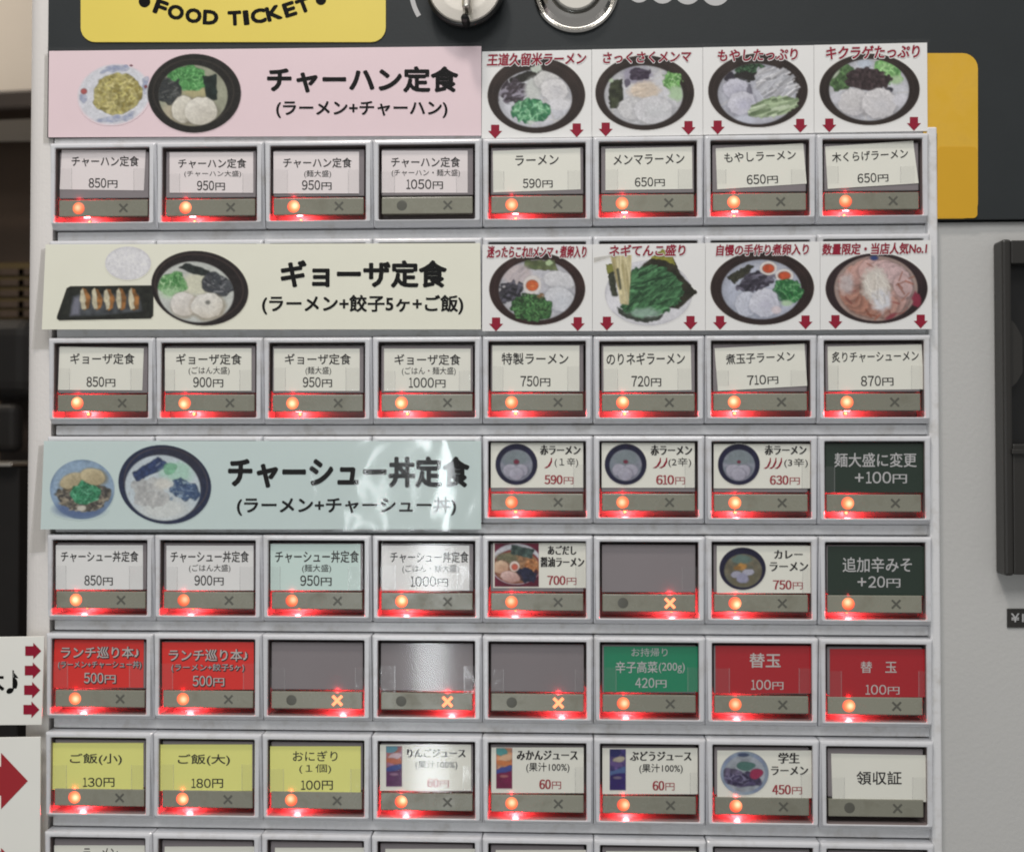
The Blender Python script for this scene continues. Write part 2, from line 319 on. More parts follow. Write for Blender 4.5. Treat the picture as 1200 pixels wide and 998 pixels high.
# ---------------------------------------------------------------- printed pictures
def vnoise(shape, cell, seed):
    r = np.random.default_rng(seed); H, W = shape; gh, gw = int(H/cell)+3, int(W/cell)+3
    g = r.random((gh, gw)); yy, xx = np.arange(H)/cell, np.arange(W)/cell
    yi, xi = yy.astype(int), xx.astype(int); fy, fx = (yy-yi)[:, None], (xx-xi)[None]
    fy = fy*fy*(3-2*fy); fx = fx*fx*(3-2*fx)
    A = g[yi][:, xi]; B = g[yi][:, xi+1]; C_ = g[yi+1][:, xi]; D = g[yi+1][:, xi+1]
    return (A*(1-fx)+B*fx)*(1-fy)+(C_*(1-fx)+D*fx)*fy
class Canvas:
    """a small picture painted in the coordinates (ox, oy, k) of an enlarged view of the print; kept as coloured facets"""
    _n = 0
    def __init__(s, box, ox, oy, k, base, res=1.45):
        s.box = box; x0, y0, x1, y1 = box; s.W = max(4, int((x1-x0)*res)); s.H = max(4, int((y1-y0)*res)); s.res = res
        s.px = np.linspace(x0, x1, s.W); s.py = np.linspace(y0, y1, s.H)
        s.X, s.Y = np.meshgrid((s.px-ox)*k, (s.py-oy)*k); s.k = k
        s.C = np.tile(np.array(base, float), (s.H, s.W, 1)); s.A = np.zeros((s.H, s.W))
        s.soft = k*0.8; Canvas._n += 1; s.seed = Canvas._n*100
    def nz(s, cell): s.seed += 1; return vnoise((s.H, s.W), max(1.2, cell/s.k*s.res), s.seed)
    def put(s, mask, colr, a=1.0, var=0.0, cell=14, col2=None):
        c = np.array(colr, float)[None, None]*np.ones_like(s.C)
        if col2 is not None:
            n = np.clip((s.nz(cell)-0.5)*1.7+0.5, 0, 1)[..., None]; c = c*(1-n)+np.array(col2, float)*n
        if var: c = c*(1+var*(s.nz(cell)-0.5)*2)[..., None]
        m_ = (mask*a)[..., None]; s.C = s.C*(1-m_)+c*m_; s.A = np.maximum(s.A, mask)
    def em(s, cx, cy, rx, ry, rot=0.0, rag=0.0, cell=30, soft=None):
        a = math.radians(rot); dx, dy = s.X-cx, s.Y-cy
        u = (dx*math.cos(a)+dy*math.sin(a))/rx; v = (-dx*math.sin(a)+dy*math.cos(a))/ry
        d = np.sqrt(u*u+v*v)
        if rag: d = d*(1+rag*(s.nz(cell)-0.5)*2)
        w = (soft or s.soft)/min(rx, ry)
        return np.clip((1-d)/w+0.5, 0, 1)
    def pm(s, pts, soft=None, rag=0.0, cell=20):
        P = np.array(pts, float); n = len(P); ins = np.zeros(s.X.shape, bool); dist = np.full(s.X.shape, 1e9)
        for i in range(n):
            (xa, ya), (xb, yb) = P[i], P[(i+1) % n]
            if ya != yb:
                c = ((ya > s.Y) != (yb > s.Y)) & (s.X < (xb-xa)*(s.Y-ya)/(yb-ya)+xa); ins ^= c
            L = max((xb-xa)**2+(yb-ya)**2, 1e-9); t = np.clip(((s.X-xa)*(xb-xa)+(s.Y-ya)*(yb-ya))/L, 0, 1)
            dist = np.minimum(dist, np.hypot(s.X-xa-t*(xb-xa), s.Y-ya-t*(yb-ya)))
        sd = np.where(ins, dist, -dist)
        if rag: sd = sd+rag*(s.nz(cell)-0.5)*2
        return np.clip(sd/(soft or s.soft)+0.5, 0, 1)
    def ell(s, cx, cy, rx, ry, c, rot=0.0, a=1.0, var=0.0, rag=0.0, cell=16, col2=None, soft=None, clip=None):
        m_ = s.em(cx, cy, rx, ry, rot, rag, 30, soft)
        if clip is not None: m_ = m_*clip
        s.put(m_, c, a, var, cell, col2); return m_
    def poly(s, pts, c, a=1.0, var=0.0, cell=16, col2=None, rag=0.0, soft=None, clip=None):
        m_ = s.pm(pts, soft, rag)
        if clip is not None: m_ = m_*clip
        s.put(m_, c, a, var, cell, col2); return m_
    def ring(s, cx, cy, rx, ry, w, c, rot=0.0, a=1.0, clip=None):
        m_ = s.em(cx, cy, rx, ry, rot)*(1-s.em(cx, cy, rx-w, ry-w, rot))
        if clip is not None: m_ = m_*clip
        s.put(m_, c, a)
    def strokes(s, n, mask, L, w, ang, cols, a=0.85, jit=25):
        r = np.random.default_rng(s.seed+7); s.seed += 1
        ys, xs = np.nonzero(mask > 0.5)
        if len(ys) == 0: return
        for _ in range(n):
            q = r.integers(len(ys)); cx, cy = s.X[ys[q], xs[q]], s.Y[ys[q], xs[q]]
            an = math.radians(ang+r.uniform(-jit, jit)); l = L*r.uniform(0.6, 1.2)/2; ww = w*r.uniform(0.7, 1.3)/2
            bx = (l+ww+s.soft)/s.k*s.res; i0, i1 = max(0, int(ys[q]-bx)), int(ys[q]+bx)+2; j0, j1 = max(0, int(xs[q]-bx)), int(xs[q]+bx)+2
            X, Y = s.X[i0:i1, j0:j1]-cx, s.Y[i0:i1, j0:j1]-cy
            u = X*math.cos(an)+Y*math.sin(an); v = -X*math.sin(an)+Y*math.cos(an)
            d = np.hypot(np.maximum(np.abs(u)-l, 0), v)
            m_ = (np.clip((ww-d)/s.soft+0.5, 0, 1)*a*mask[i0:i1, j0:j1])[..., None]
            c = np.array(cols[r.integers(len(cols))], float)*r.uniform(0.85, 1.12)
            s.C[i0:i1, j0:j1] = s.C[i0:i1, j0:j1]*(1-m_)+c*m_
    # food
    def meat(s, cx, cy, rx, ry, c=(222, 219, 216), rot=0.0, clip=None, edge=(172, 168, 166), mid=(186, 184, 186)):
        c, edge, mid = np.array(c, float), np.array(edge, float), np.array(mid, float)
        sh = s.em(cx+rx*0.06, cy+ry*0.10, rx*1.10, ry*1.10, rot, 0.06, 30, rx*0.22)
        if clip is not None: sh = sh*clip
        s.put(sh, edge*0.86, 0.6)
        m_ = s.ell(cx, cy, rx, ry, c, rot, 1, 0.05, rag=0.07, clip=clip, cell=18)
        d = np.clip(((s.X-cx)/rx*0.5+(s.Y-cy)/ry*0.8)*0.5+0.35, 0, 1); s.put(m_*d, edge, 0.42)
        s.strokes(12, m_, rx*0.7, rx*0.10, rot+20, [tuple(mid), tuple(mid*0.94), tuple(np.minimum(c*1.05, 240))], 0.2, 60)
        s.ell(cx+rx*0.15, cy+ry*0.1, rx*0.42, ry*0.36, tuple(mid), rot+15, 0.45, soft=rx*0.45, clip=clip, rag=0.2)
    def greens(s, m_, light=(120, 190, 120), mid=(70, 145, 80), dark=(38, 92, 52), n=70, L=26, w=11, ang=0, jit=90, a=0.9):
        s.put(m_, mid, 1, 0.15, 12, dark); s.strokes(int(n*2.6), m_, L*0.72, w*0.5, ang, [light, mid, mid, dark, dark], a*0.85, jit); s.strokes(int(n*0.5), m_, L*0.4, w*0.4, ang, [tuple(min(235, q*1.18) for q in light)], 0.6, jit)
    def build(s, name, parent, y, quality=None):
        keep = s.A > 0.01
        pad = np.pad(s.C, ((1, 1), (1, 1), (0, 0)), 'edge'); H_, W_ = s.H, s.W
        blur = sum(w_*pad[i:i+H_, j:j+W_] for (i, j, w_) in ((0,0,1),(0,1,2),(0,2,1),(1,0,2),(1,1,4),(1,2,2),(2,0,1),(2,1,2),(2,2,1)))/16
        f_ = vnoise((H_, W_), 3.4, s.seed+58)-0.5; edge_ = np.hypot(np.gradient(blur.mean(2), axis=0), np.gradient(blur.mean(2), axis=1)); blur = blur*(1-0.0035*np.clip(edge_, 0, 40))[..., None]*(1+0.045*f_)[..., None]
        g_ = vnoise((H_, W_), 2.0, s.seed+56)-0.5; l_ = vnoise((H_, W_), 11.0, s.seed+57)-0.5
        s.C = s.C*(1-s.A[..., None])+blur*(1+0.06*g_+0.05*l_)[..., None]*s.A[..., None]
        kq = keep[:-1, :-1] | keep[1:, :-1] | keep[:-1, 1:] | keep[1:, 1:]
        PX, PY = np.meshgrid(s.px, s.py); Wd = at(PX, PY, y).reshape(-1, 3) - np.array(wpos(parent))
        ii, jj = np.nonzero(kq); a0 = ii*s.W+jj
        quads = np.c_[a0, a0+s.W, a0+s.W+1, a0+1]
        used = np.unique(quads); remap = np.zeros(s.W*s.H, int); remap[used] = np.arange(len(used)); quads = remap[quads]
        me = bpy.data.meshes.new(name); me.vertices.add(len(used)); me.vertices.foreach_set('co', Wd[used].ravel())
        me.loops.add(quads.size); me.loops.foreach_set('vertex_index', quads.ravel().astype(np.int32))
        me.polygons.add(len(quads)); me.polygons.foreach_set('loop_start', np.arange(0, quads.size, 4, dtype=np.int32))
        me.update(calc_edges=True)
        q_ = s.C.reshape(-1, 3)[used]; ak = s.A.reshape(-1, 1)[used]; lum = q_.mean(1, keepdims=True); q_ = q_*(1-ak)+((lum+(q_-lum)*0.84)*0.965)*ak
        cl = np.clip(lin(np.clip(q_, 0, 255))*KALB, 0, 0.86)
        at_ = me.color_attributes.new('Col', 'FLOAT_COLOR', 'POINT'); at_.data.foreach_set('color', np.c_[cl, np.ones(len(cl))].ravel().astype(np.float32))
        me.materials.append(M['print'])
        return link(name, me, parent)

# ================================================================ THE MACHINE
X = lambda px, y=0.0, py=500: float(at(px, py, y)[0])
Zp = lambda py, y=0.0, px=600: float(at(px, py, y)[2])
machine = empty('ticket_machine', (0, 0.15, 0))
tag(machine, 'white meal ticket vending machine with rows of lamp-lit price buttons', 'vending machine')
ZT, ZB = Z0 + 0.30, 0.0
YP = 0.0050                                                       # face of the panel between the rows
XL = X(27, 0.006); XG = X(62.0, 0.006); XR = X(1420)
# cabinet: left column with a rounded edge, right face, shell behind
def extrude_profile(name, pts, z0, z1, m_, parent, smooth=False):
    n = len(pts); v = [(x, y, z0) for x, y in pts]+[(x, y, z1) for x, y in pts]
    f = [tuple(range(n))[::-1], tuple(range(n, 2*n))]+[(i, (i+1) % n, (i+1) % n+n, i+n) for i in range(n)]
    o = mesh(name, v, f, m_, parent)
    bm = bmesh.new(); bm.from_mesh(o.data); bmesh.ops.recalc_face_normals(bm, faces=bm.faces[:]); bm.to_mesh(o.data); bm.free()
    return o
r_ = 0.0075; pr = [(XL+r_-r_*math.cos(math.radians(a)), 0.0045+r_-r_*math.sin(math.radians(a))) for a in range(0, 91, 9)]
extrude_profile('cabinet_column', [(XL, 0.30)]+pr+[(XG, 0.0045), (XG, 0.30)], ZB, ZT, M['cabinet'], machine)
ZD = Zp(257, 0.003, 1140)                                          # lower edge of the charcoal fascia at the right
XP1 = X(1097, YP)
M['door'] = mat('dimmed_door_paint', (0.535, 0.535, 0.52), 0.42, vary=0.03, scale=25, bump=0.25, bscale=700)  # greyer than the column: weaker light on the right put into the colour
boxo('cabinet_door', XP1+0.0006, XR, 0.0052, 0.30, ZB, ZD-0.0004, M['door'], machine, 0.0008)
boxo('cabinet_core', XG+0.0004, XP1+0.0003, 0.022, 0.295, ZB+0.001, ZT-0.001, M['inside'], machine)
XP0 = X(65.5, YP)
zr1 = Z0-(1-4.4)*V+0.0030
boxo('button_panel', XP0, XP1, 0.0104, 0.0210, ZB+0.02, zr1-0.0003, M['panel'], machine, 0.0004)
boxo('head_rail', XP0-0.0008, XP1, 0.0034, 0.0103, Z0-(1-4.4)*V+0.0001, zr1-0.0002, M['panel'], machine, 0.0003)
for r in range(1, 9):
    zt_ = Z0-(r-4.4)*V
    boxo('row_rail', XP0, XP1-0.0001, YP, 0.0103, zt_-V+0.0004, zt_-0.0315-0.0004, M['panel'], machine, 0.0004)
boxo('lower_panel', XP0, XP1, YP, 0.0103, ZB+0.02, Z0-(9-4.4)*V-0.0001, M['panel'], machine, 0.0004)
pts = [(XG-0.0016, ZT), (XR, ZT), (XR, ZD), (XP1+0.0006, ZD), (XP1+0.0006, zr1), (XG-0.0016, zr1)]
n = len(pts); fv = [(x, 0.0030, z) for x, z in pts]+[(x, 0.0200, z) for x, z in pts]
fo = mesh('upper_fascia', fv, [tuple(range(n)), tuple(range(2*n-1, n-1, -1))]+[(i, i+n, (i+1) % n+n, (i+1) % n) for i in range(n)], M['dark'], machine)
bm = bmesh.new(); bm.from_mesh(fo.data); bmesh.ops.recalc_face_normals(bm, faces=bm.faces[:]); bm.to_mesh(fo.data); bm.free()
# rail along the right edge of the button panel
boxo('edge_rail', X(1088, 0.003), XP1+0.0002, 0.0021, YP+0.001, ZB+0.02, zr1-0.0002, M['panel'], machine, 0.0006)

# charcoal fascia details
plate = poly_plate('name_plate', rrect(94.5, -160, 452, 49.5, 17), 0.0026, 0.0004, M['yellow'], machine)
ink = Ink(); yk = 0.00252
for ch, cx, cy, rot, w in (('F', 108.3, 9.0, -20, 13), ('O', 126.0, 14.6, -13.5, 17), ('O', 146.7, 18.6, -8, 17), ('D', 166.8, 20.6, -3, 16), ('T', 195.0, 21.6, 3, 14),
                       ('I', 208.3, 21.0, 6, 4.6), ('C', 222.7, 19.0, 9.5, 16), ('K', 240.7, 15.6, 14, 16), ('E', 259.3, 11.2, 18, 12.5), ('T', 275.5, 6.6, 21, 14)):
    ink.text(ch, (cx+80-w/2, cy-7.6, cx+80+w/2, cy+7.6), M['ink'], yk, 0.07, rot)
for cx, cy, r in ((169.3, 2.0, 6.9), (376.0, 0.0, 6.2)):
    ink.shape([(cx+r*math.cos(t*math.pi/12), cy+r*math.sin(t*math.pi/12)) for t in range(24)], M['ink'], yk)
ink.build('lettering', plate)
poly_plate('amber_plate', [(1082, 62.5)]+[p for p in rrect(1040, 62.5, 1146, 256.3, 18)][:14]+[(1098.2, 256.3), (1098.2, 156.6), (1082, 156.6)], 0.0026, 0.0004, M['amber'], machine)
lower = poly_plate('amber_sticker', [p for p in rrect(1098.6, 172, 1145.4, 255.6, 5)], 0.0025, 0.0001, M['amber2'], machine)
pxm = 0.000307
# return lever knob
kc = at(545, -15, -0.003); kp = (545, -15)
def lathe_at(name, c, prof, m_, parent, seg=64):
    v = []; f = []
    for r, y in prof:
        for k in range(seg):
            a = 2*math.pi*k/seg; v.append((c[0]+r*math.cos(a), y, c[2]+r*math.sin(a)))
    for j in range(len(prof)-1):
        for k in range(seg): f.append((j*seg+k, j*seg+(k+1) % seg, (j+1)*seg+(k+1) % seg, (j+1)*seg+k))
    f.append(tuple((len(prof)-1)*seg+k for k in range(seg)))
    o = mesh(name, v, f, m_, parent)
    bm = bmesh.new(); bm.from_mesh(o.data); bmesh.ops.recalc_face_normals(bm, faces=bm.faces[:]); bm.to_mesh(o.data); bm.free()
    return o
lathe_at('knob_base', kc, [(41*pxm, 0.0029), (41*pxm, -0.0012)], M['black'], machine)
kn = lathe_at('return_knob', kc, [(46.5*pxm, -0.0012), (46.5*pxm, -0.0026), (45*pxm, -0.0034), (43.6*pxm, -0.0035)], M['black'], machine)
lathe_at('knob_face', kc, [(43.4*pxm, -0.0034), (43.4*pxm, -0.0040), (42*pxm, -0.0044), (30*pxm, -0.0045)], M['steel'], kn)
boxo('grip', kc[0]-0.0004, kc[0]+0.0026, -0.0120, -0.0040, kc[2]-0.0108, kc[2]+0.0108, M['steel'], kn, 0.0010, 3)
lathe_at('pointer', at(545, 21, -0.008), [(5.0*pxm, -0.002), (5.0*pxm, -0.0078), (3.6*pxm, -0.0092), (0.9*pxm, -0.0098)], M['black'], kn, 24)
# chrome push button
pc = at(675, -14, 0.0)
rg = lathe_at('push_button', pc, [(50.5*pxm, 0.0029), (50.5*pxm, 0.0020), (48.5*pxm, 0.0014), (47.5*pxm, 0.0022), (45.5*pxm, 0.0016), (41*pxm, -0.0002), (37*pxm, -0.0012), (33*pxm, -0.0014), (30*pxm, -0.0004), (28*pxm, 0.0006)], M['chrome'], machine)
lathe_at('button_cap', pc, [(27.5*pxm, 0.0008), (27.5*pxm, -0.0008), (26*pxm, -0.0016), (10*pxm, -0.0018)], M['ivory'], rg)
# printed arc and dots
ink = Ink(); 
arc = [(546+r*math.cos(t), -14+r*math.sin(t)) for r, ts in ((67, np.linspace(2.60, 3.45, 14)), (61.5, np.linspace(3.45, 2.60, 14))) for t in ts]
ink.shape(arc, M['pale_print'], 0.00292)
for cx, b_, r in ((748.7, 3.4, 13), (776.4, 4.6, 14.5), (805.7, 5.6, 15.5), (838.6, 7.0, 17)):
    ink.shape([(cx+r*math.cos(t*math.pi/16), b_-r+r*math.sin(t*math.pi/16)) for t in range(32)], M['pale_print'], 0.00292)
ink.build('printed_marks', machine)
# bill unit at the right edge
bx0, bx1 = X(1168, 0.003), X(1360, -0.003); bz1, bz0 = Zp(281, -0.002, 1180), Zp(674, -0.002, 1180)
bu = empty('bill_slot', (0, 0, 0)); bu.parent = machine; bu.location = (bx0, -0.15+0.0, bz0)
def bill():
    rs = X(1186.5, -0.003); zt, zb = Zp(309, -0.003, 1190), Zp(520, -0.003, 1190)
    d0, d1 = -0.0035, 0.0051
    boxo('housing', bx0, rs, d0, d1, bz0, bz1, M['slate'], bu, 0.0009, 2)
    boxo('housing', rs, bx1, d0+0.0003, d1, zt, bz1-0.0004, M['slate'], bu, 0.0004, 2)
    boxo('housing', rs, bx1, d0+0.0003, d1, bz0+0.0004, zb, M['slate'], bu, 0.0004, 2)
    boxo('slot_back', rs-0.0004, bx1, 0.003, d1-0.0002, zb, zt, M['black'], bu)
    zz = lambda p: Zp(p, -0.0015, 1190); xx = lambda p: X(p, -0.0015)
    pts = [(rs-0.0003, zz(372)), (xx(1191), zz(380)), (xx(1199), zz(395)), (xx(1199), zz(436)), (xx(1192), zz(448)), (rs-0.0003, zz(456))]
    n = len(pts); v = [(x, d0+0.002, z) for x, z in pts]+[(x, 0.0035, z) for x, z in pts]
    o = mesh('guide', v, [tuple(range(n)), tuple(range(2*n-1, n-1, -1))]+[(i, i+n, (i+1) % n+n, (i+1) % n) for i in range(n)], M['slate'], bu)
    boxo('lip', X(1185, -0.004), bx1, d0-0.0012, d0+0.002, Zp(532, -0.004, 1190), Zp(526, -0.004, 1190), M['slate'], bu, 0.0003)
bill()
tagp = quad_plate('value_plate', [(1180.5, 713), (1262, 713), (1262, 735), (1180.5, 735)], 0.0047, 0.0005, M['slate'], machine)
ink = Ink(); ink.text('¥1,000', (1185, 718.5, 1232, 730), M['pale_print'], 0.00462, 0.02); ink.build('lettering', tagp)

# ---------------------------------------------------------------- one button cell, shared shapes
CW, BH = U-0.00022, 0.0315            # frame width and height
OX0, OX1, OZ0, OZ1 = -0.01775, 0.01745, -0.0293, -0.0019     # opening, from the top centre of the frame
def rloop(x0, x1, z0, z1, y, r, seg=3, ybot=None):
    out = []
    for cx, cz, a0 in ((x1-r, z1-r, 0), (x0+r, z1-r, 90), (x0+r, z0+r, 180), (x1-r, z0+r, 270)):
        for k in range(seg+1):
            a = math.radians(a0+90*k/seg); out.append((cx+r*math.cos(a), (ybot if (ybot is not None and a0 >= 180) else y), cz+r*math.sin(a)))
    return out
hw = CW/2
loops = [rloop(-hw, hw, -BH, 0, 0.0062, 0.0005), rloop(-hw, hw, -BH, 0, 0.0007, 0.0005, ybot=0.0030),
         rloop(-hw+0.0004, hw-0.0004, -BH+0.0004, -0.0004, 0.00022, 0.0005, ybot=0.0022),
         rloop(-hw+0.0008, hw-0.0008, -0.0297, -0.0009, 0.0, 0.0006),
         rloop(OX0-0.0003, OX1+0.0003, -0.0295, OZ1+0.0003, 0.0, 0.0005), rloop(OX0, OX1, OZ0, OZ1, 0.0004, 0.0005), rloop(OX0, OX1, OZ0, OZ1, 0.0025, 0.0005), rloop(OX0, OX1, OZ0, OZ1, 0.0095, 0.0005)]
bv = [p for L in loops for p in L]; nL = len(loops[0]); bf = []; bi = []
for j in range(len(loops)-1):
    for k in range(nL):
        bf.append((j*nL+k, j*nL+(k+1) % nL, (j+1)*nL+(k+1) % nL, (j+1)*nL+k)); bi.append(1 if j >= 5 else 0)
bf.append(tuple((len(loops)-1)*nL+k for k in range(nL))); bi.append(1)
bezel_me = bpy.data.meshes.new('bezel'); bezel_me.from_pydata(bv, [], bf); bezel_me.materials.append(M['frame']); bezel_me.materials.append(M['recess'])
bezel_me.polygons.foreach_set('material_index', bi)
bm = bmesh.new(); bm.from_mesh(bezel_me); bmesh.ops.recalc_face_normals(bm, faces=bm.faces[:])
if sum(f.normal.y for f in bm.faces if abs(f.normal.y) > 0.99 and f.calc_center_median().y < 0.0003) > 0: bmesh.ops.reverse_faces(bm, faces=bm.faces[:])
bm.to_mesh(bezel_me); bm.free()
def shared_box(name, x0, x1, y0, y1, z0, z1, m_, bev):
    me = bpy.data.meshes.new(name); v, f = box_vf(x0, x1, y0, y1, z0, z1); me.from_pydata(v, [], f); me.materials.append(m_)
    if bev: bevel_me(me, bev, 2)
    return me
WX0, WX1 = -0.01690, 0.01660
back_me = shared_box('window_block', WX0, WX1, 0.0020, 0.0092, -0.0202, -0.0030, M['back'], 0.0003)
cover_me = bpy.data.meshes.new('clear_cover'); v = [(WX0-0.0001, 0.0012, -0.0203), (WX1+0.0001, 0.0012, -0.0203), (WX1+0.0001, 0.0012, -0.0029), (WX0-0.0001, 0.0012, -0.0029)]; cover_me.from_pydata(v, [], [(0, 1, 2, 3)]); cover_me.materials.append(M['cover'])
bar_me = shared_box('lamp_bar', WX0+0.0001, WX1-0.0001, 0.0015, 0.0042, -0.0270, -0.0208, M['bar'], 0.0003)
LXo, LXx, LZ = -0.0094, 0.0074, -0.0239
def disc_me(name, r, dome, m_, seg=28):
    me = bpy.data.meshes.new(name); v = []; f = []
    rings = [(1.0, 0.0), (0.85, 0.5), (0.55, 0.85), (0.2, 1.0)]
    for q, d in rings:
        for k in range(seg):
            a = 2*math.pi*k/seg; v.append((r*q*math.cos(a), -dome*d, r*q*math.sin(a)))
    for j in range(len(rings)-1):
        for k in range(seg): f.append((j*seg+k, j*seg+(k+1) % seg, (j+1)*seg+(k+1) % seg, (j+1)*seg+k))
    f.append(tuple((len(rings)-1)*seg+k for k in range(seg)))
    me.from_pydata(v, [], f); me.materials.append(m_); me.polygons.foreach_set('use_smooth', [True]*len(me.polygons)); return me
lamp_on = disc_me('round_lamp', 0.00225, 0.0003, M['lamp']); lamp_off = disc_me('round_lamp', 0.0019, 0.00006, M['dim'])
def cross_me(name, L, w, m_, dep):
    me = bpy.data.meshes.new(name); v = []; f = []
    c = math.sqrt(0.5); h = w/2
    pts = [(h, h), (L, h), (L, -h), (h, -h), (h, -L), (-h, -L), (-h, -h), (-L, -h), (-L, h), (-h, h), (-h, L), (h, L)]
    pts = [((x-z)*c, (x+z)*c) for x, z in pts]
    v = [(x, -dep, z) for x, z in pts]+[(x, 0.0, z) for x, z in pts]; n = 12
    f = [tuple(range(n)), tuple(range(2*n-1, n-1, -1))]+[(i, i+n, (i+1) % n+n, (i+1) % n) for i in range(n)]
    me.from_pydata(v, [], f); me.materials.append(m_); bm = bmesh.new(); bm.from_mesh(me); bmesh.ops.recalc_face_normals(bm, faces=bm.faces[:]); bm.to_mesh(me); bm.free(); return me
cross_off = cross_me('cross_mark', 0.0021, 0.0007, M['dim'], 0.00005); cross_on = cross_me('cross_mark', 0.0024, 0.0010, M['lamp_x'], 0.00025)
led_me = disc_me('led', 0.0006, 0.0005, M['led'], 16)
led_l = bpy.data.lights.new('led_light', 'POINT'); led_l.energy = 0.0145; led_l.color = (1.0, 0.05, 0.06); led_l.shadow_soft_size = 0.0012
led_halo = bpy.data.lights.new('led_light', 'POINT'); led_halo.energy = 0.00045; led_halo.color = (1.0, 0.03, 0.04); led_halo.shadow_soft_size = 0.0003  # extra light added for the red halo above the bar, no diode there
led_halo_weak = led_halo.copy(); led_halo_weak.energy = 0.00012

def button(c, r, state='on', label=None):
    """c, r: cell in the field; state: on (round lamp lit), sold (cross lit), off, blank (frame only)"""
    o = link('button', bezel_me, machine); o.location = Vector(((c-3.5)*U+random.uniform(-1, 1)*6e-5, random.uniform(-1, 1)*1.2e-4, Z0-(r-4.4)*V+random.uniform(-1, 1)*9e-5)) - machine.location
    if label: o['label'] = label
    if state == 'frame': return o
    link('window_block', back_me, o); link('lamp_bar', bar_me, o)
    cv = link('clear_cover', cover_me, o)
    cv.rotation_euler = (random.uniform(-0.004, 0.004), 0, random.uniform(-0.004, 0.004))
    k = link('round_lamp', lamp_on if state == 'on' else lamp_off, o, (LXo, 0.0015, LZ))
    k = link('cross_mark', cross_on if state == 'sold' else cross_off, o, (LXx, 0.0015, LZ))
    if state in ('on', 'sold'):
        lx = (LXo if state == 'on' else LXx)+0.0012
        d = link('led', led_me, o, (lx, 0.0085, -0.0277))
        L = bpy.data.objects.new('led_light', led_l); col.objects.link(L); L.parent = o; L.location = (lx, 0.0062, -0.0275)
        L2 = bpy.data.objects.new('led_light', led_halo if state == 'sold' else led_halo_weak); col.objects.link(L2); L2.parent = o; L2.location = (lx-0.0012, 0.00165, -0.0205)
    return o
YC, YT = 0.00180, 0.00171           # card face, print
def card(o, quad, m_):
    return quad_plate('price_card', quad, YC, 0.00015, m_, o)
def rect(x0, y0, x1, y1): return [(x0, y0), (x1, y0), (x1, y1), (x0, y1)]
def tapes(o, quad, w=14, kinds=(1, 1)):
    (ax, ay), (bx, by), (cx, cy), (dx, dy) = quad; ym = (ay+dy)/2-1+random.uniform(-3, 3)
    for side, on in zip((0, 1), kinds):
        if not on: continue
        ww = w+random.uniform(-3, 3)
        x0, x1 = (ax-2, ax+ww) if side == 0 else (bx-ww, bx+2)
        quad_sheet('tape', [(x0, ym), (x1, ym), (x1, cy), (x0, cy)], YC-0.00016, M['tape'], o)
        xe = x1 if side == 0 else x0
        quad_sheet('tape', [(xe-0.5, ym), (xe+0.5, ym), (xe+0.5, cy), (xe-0.5, cy)], YC-0.00024, M['tape_edge'], o)

def cm(name, c, rough=0.5): 
    if name not in M: M[name] = mat('card_'+name, alb(c), rough, vary=0.025, scale=90)
    return M[name]
cm('pink', (224, 211, 211)); cm('ivory_card', (224, 220, 208)); cm('white_card', (222, 221, 217)); cm('mint', (196, 216, 210)); cm('lemon', (227, 219, 126))
cm('red', (208, 34, 24)); cm('bottle', (20, 40, 28)); cm('green', (6, 120, 84)); cm('wine', (158, 12, 26)); cm('cream', (224, 221, 203)); cm('blue', (192, 208, 206)); cm('rose', (218, 197, 202))

INK, SOFT = M['ink'], M['ink_soft']
PK = 'pale pink card'; 
# row, column, card colour, card quad, text lines, label words
def text_card(c, r, colour, quad, lines, words, state='on', ink_m=None, tape=(1, 1), under=None):
    o = button(c, r, state, words); card(o, quad, M[colour]); ink = Ink(); im = ink_m or SOFT
    for ln in lines:
        kind, s, box = ln[:3]; kw = ln[3] if len(ln) > 3 else {}
        mm = kw.pop('m', im); kw.setdefault('under', under)
        if kind == 't': ink.text(s, box, mm, YT, **kw)
        else: ink.price(s, box, mm, YT, **kw)
    if ink.v: ink.build('lettering', o)
    if any(tape): tapes(o, quad, kinds=tape)
    return o, ink
def B(b=0.012, rot=0.0, **k): return dict(bold=b, rot=rot, **k)
T, P = 't', 'p'
# --- first row
text_card(0, 1, 'pink', [(72.5,175.9),(170.7,175.9),(168.5,223.3),(70,222)], [(T,'チャーハン定食',(84,183,162.5,195),B()),(P,'850',(103.5,209,137.5,220),B(.012))], 'button with pale pink card priced 850 yen, first in the row')
text_card(1, 1, 'pink', rect(198.7,178.5,296.8,226), [(T,'チャーハン定食',(209,186,288.5,197),B()),(T,'(チャーハン大盛)',(216,200,282.5,208),B(.0)),(P,'950',(230.5,212,263.5,223),B(.012))], 'button with pale pink card priced 950 yen, second in the row')
text_card(2, 1, 'pink', rect(320.5,178,420.8,226.8), [(T,'チャーハン定食',(332,185,412,196.5),B()),(T,'(麺大盛)',(356.5,199.5,388,208.5),B(.0)),(P,'950',(353.5,211.5,388.5,222.5),B(.012))], 'button with pale pink card priced 950 yen, third in the row')
text_card(3, 1, 'pink', rect(447.5,176.7,548,226), [(T,'チャーハン定食',(458.5,184,539,196),B()),(T,'(チャーハン・麺大盛)',(459,198.5,539,207.5),B(.0)),(P,'1050',(476,210.5,519,221.5),B(.012))], 'unlit button with pale pink card priced 1050 yen', 'off')
text_card(4, 1, 'ivory_card', [(577.5,177),(680,173.4),(680.5,222),(578,225.5)], [(T,'ラーメン',(604,182,654.5,193.5),B(rot=1.5)),(P,'590',(612.3,209.5,647.5,220),B(.012,1))], 'button with ivory card priced 590 yen under the bowl pictures')
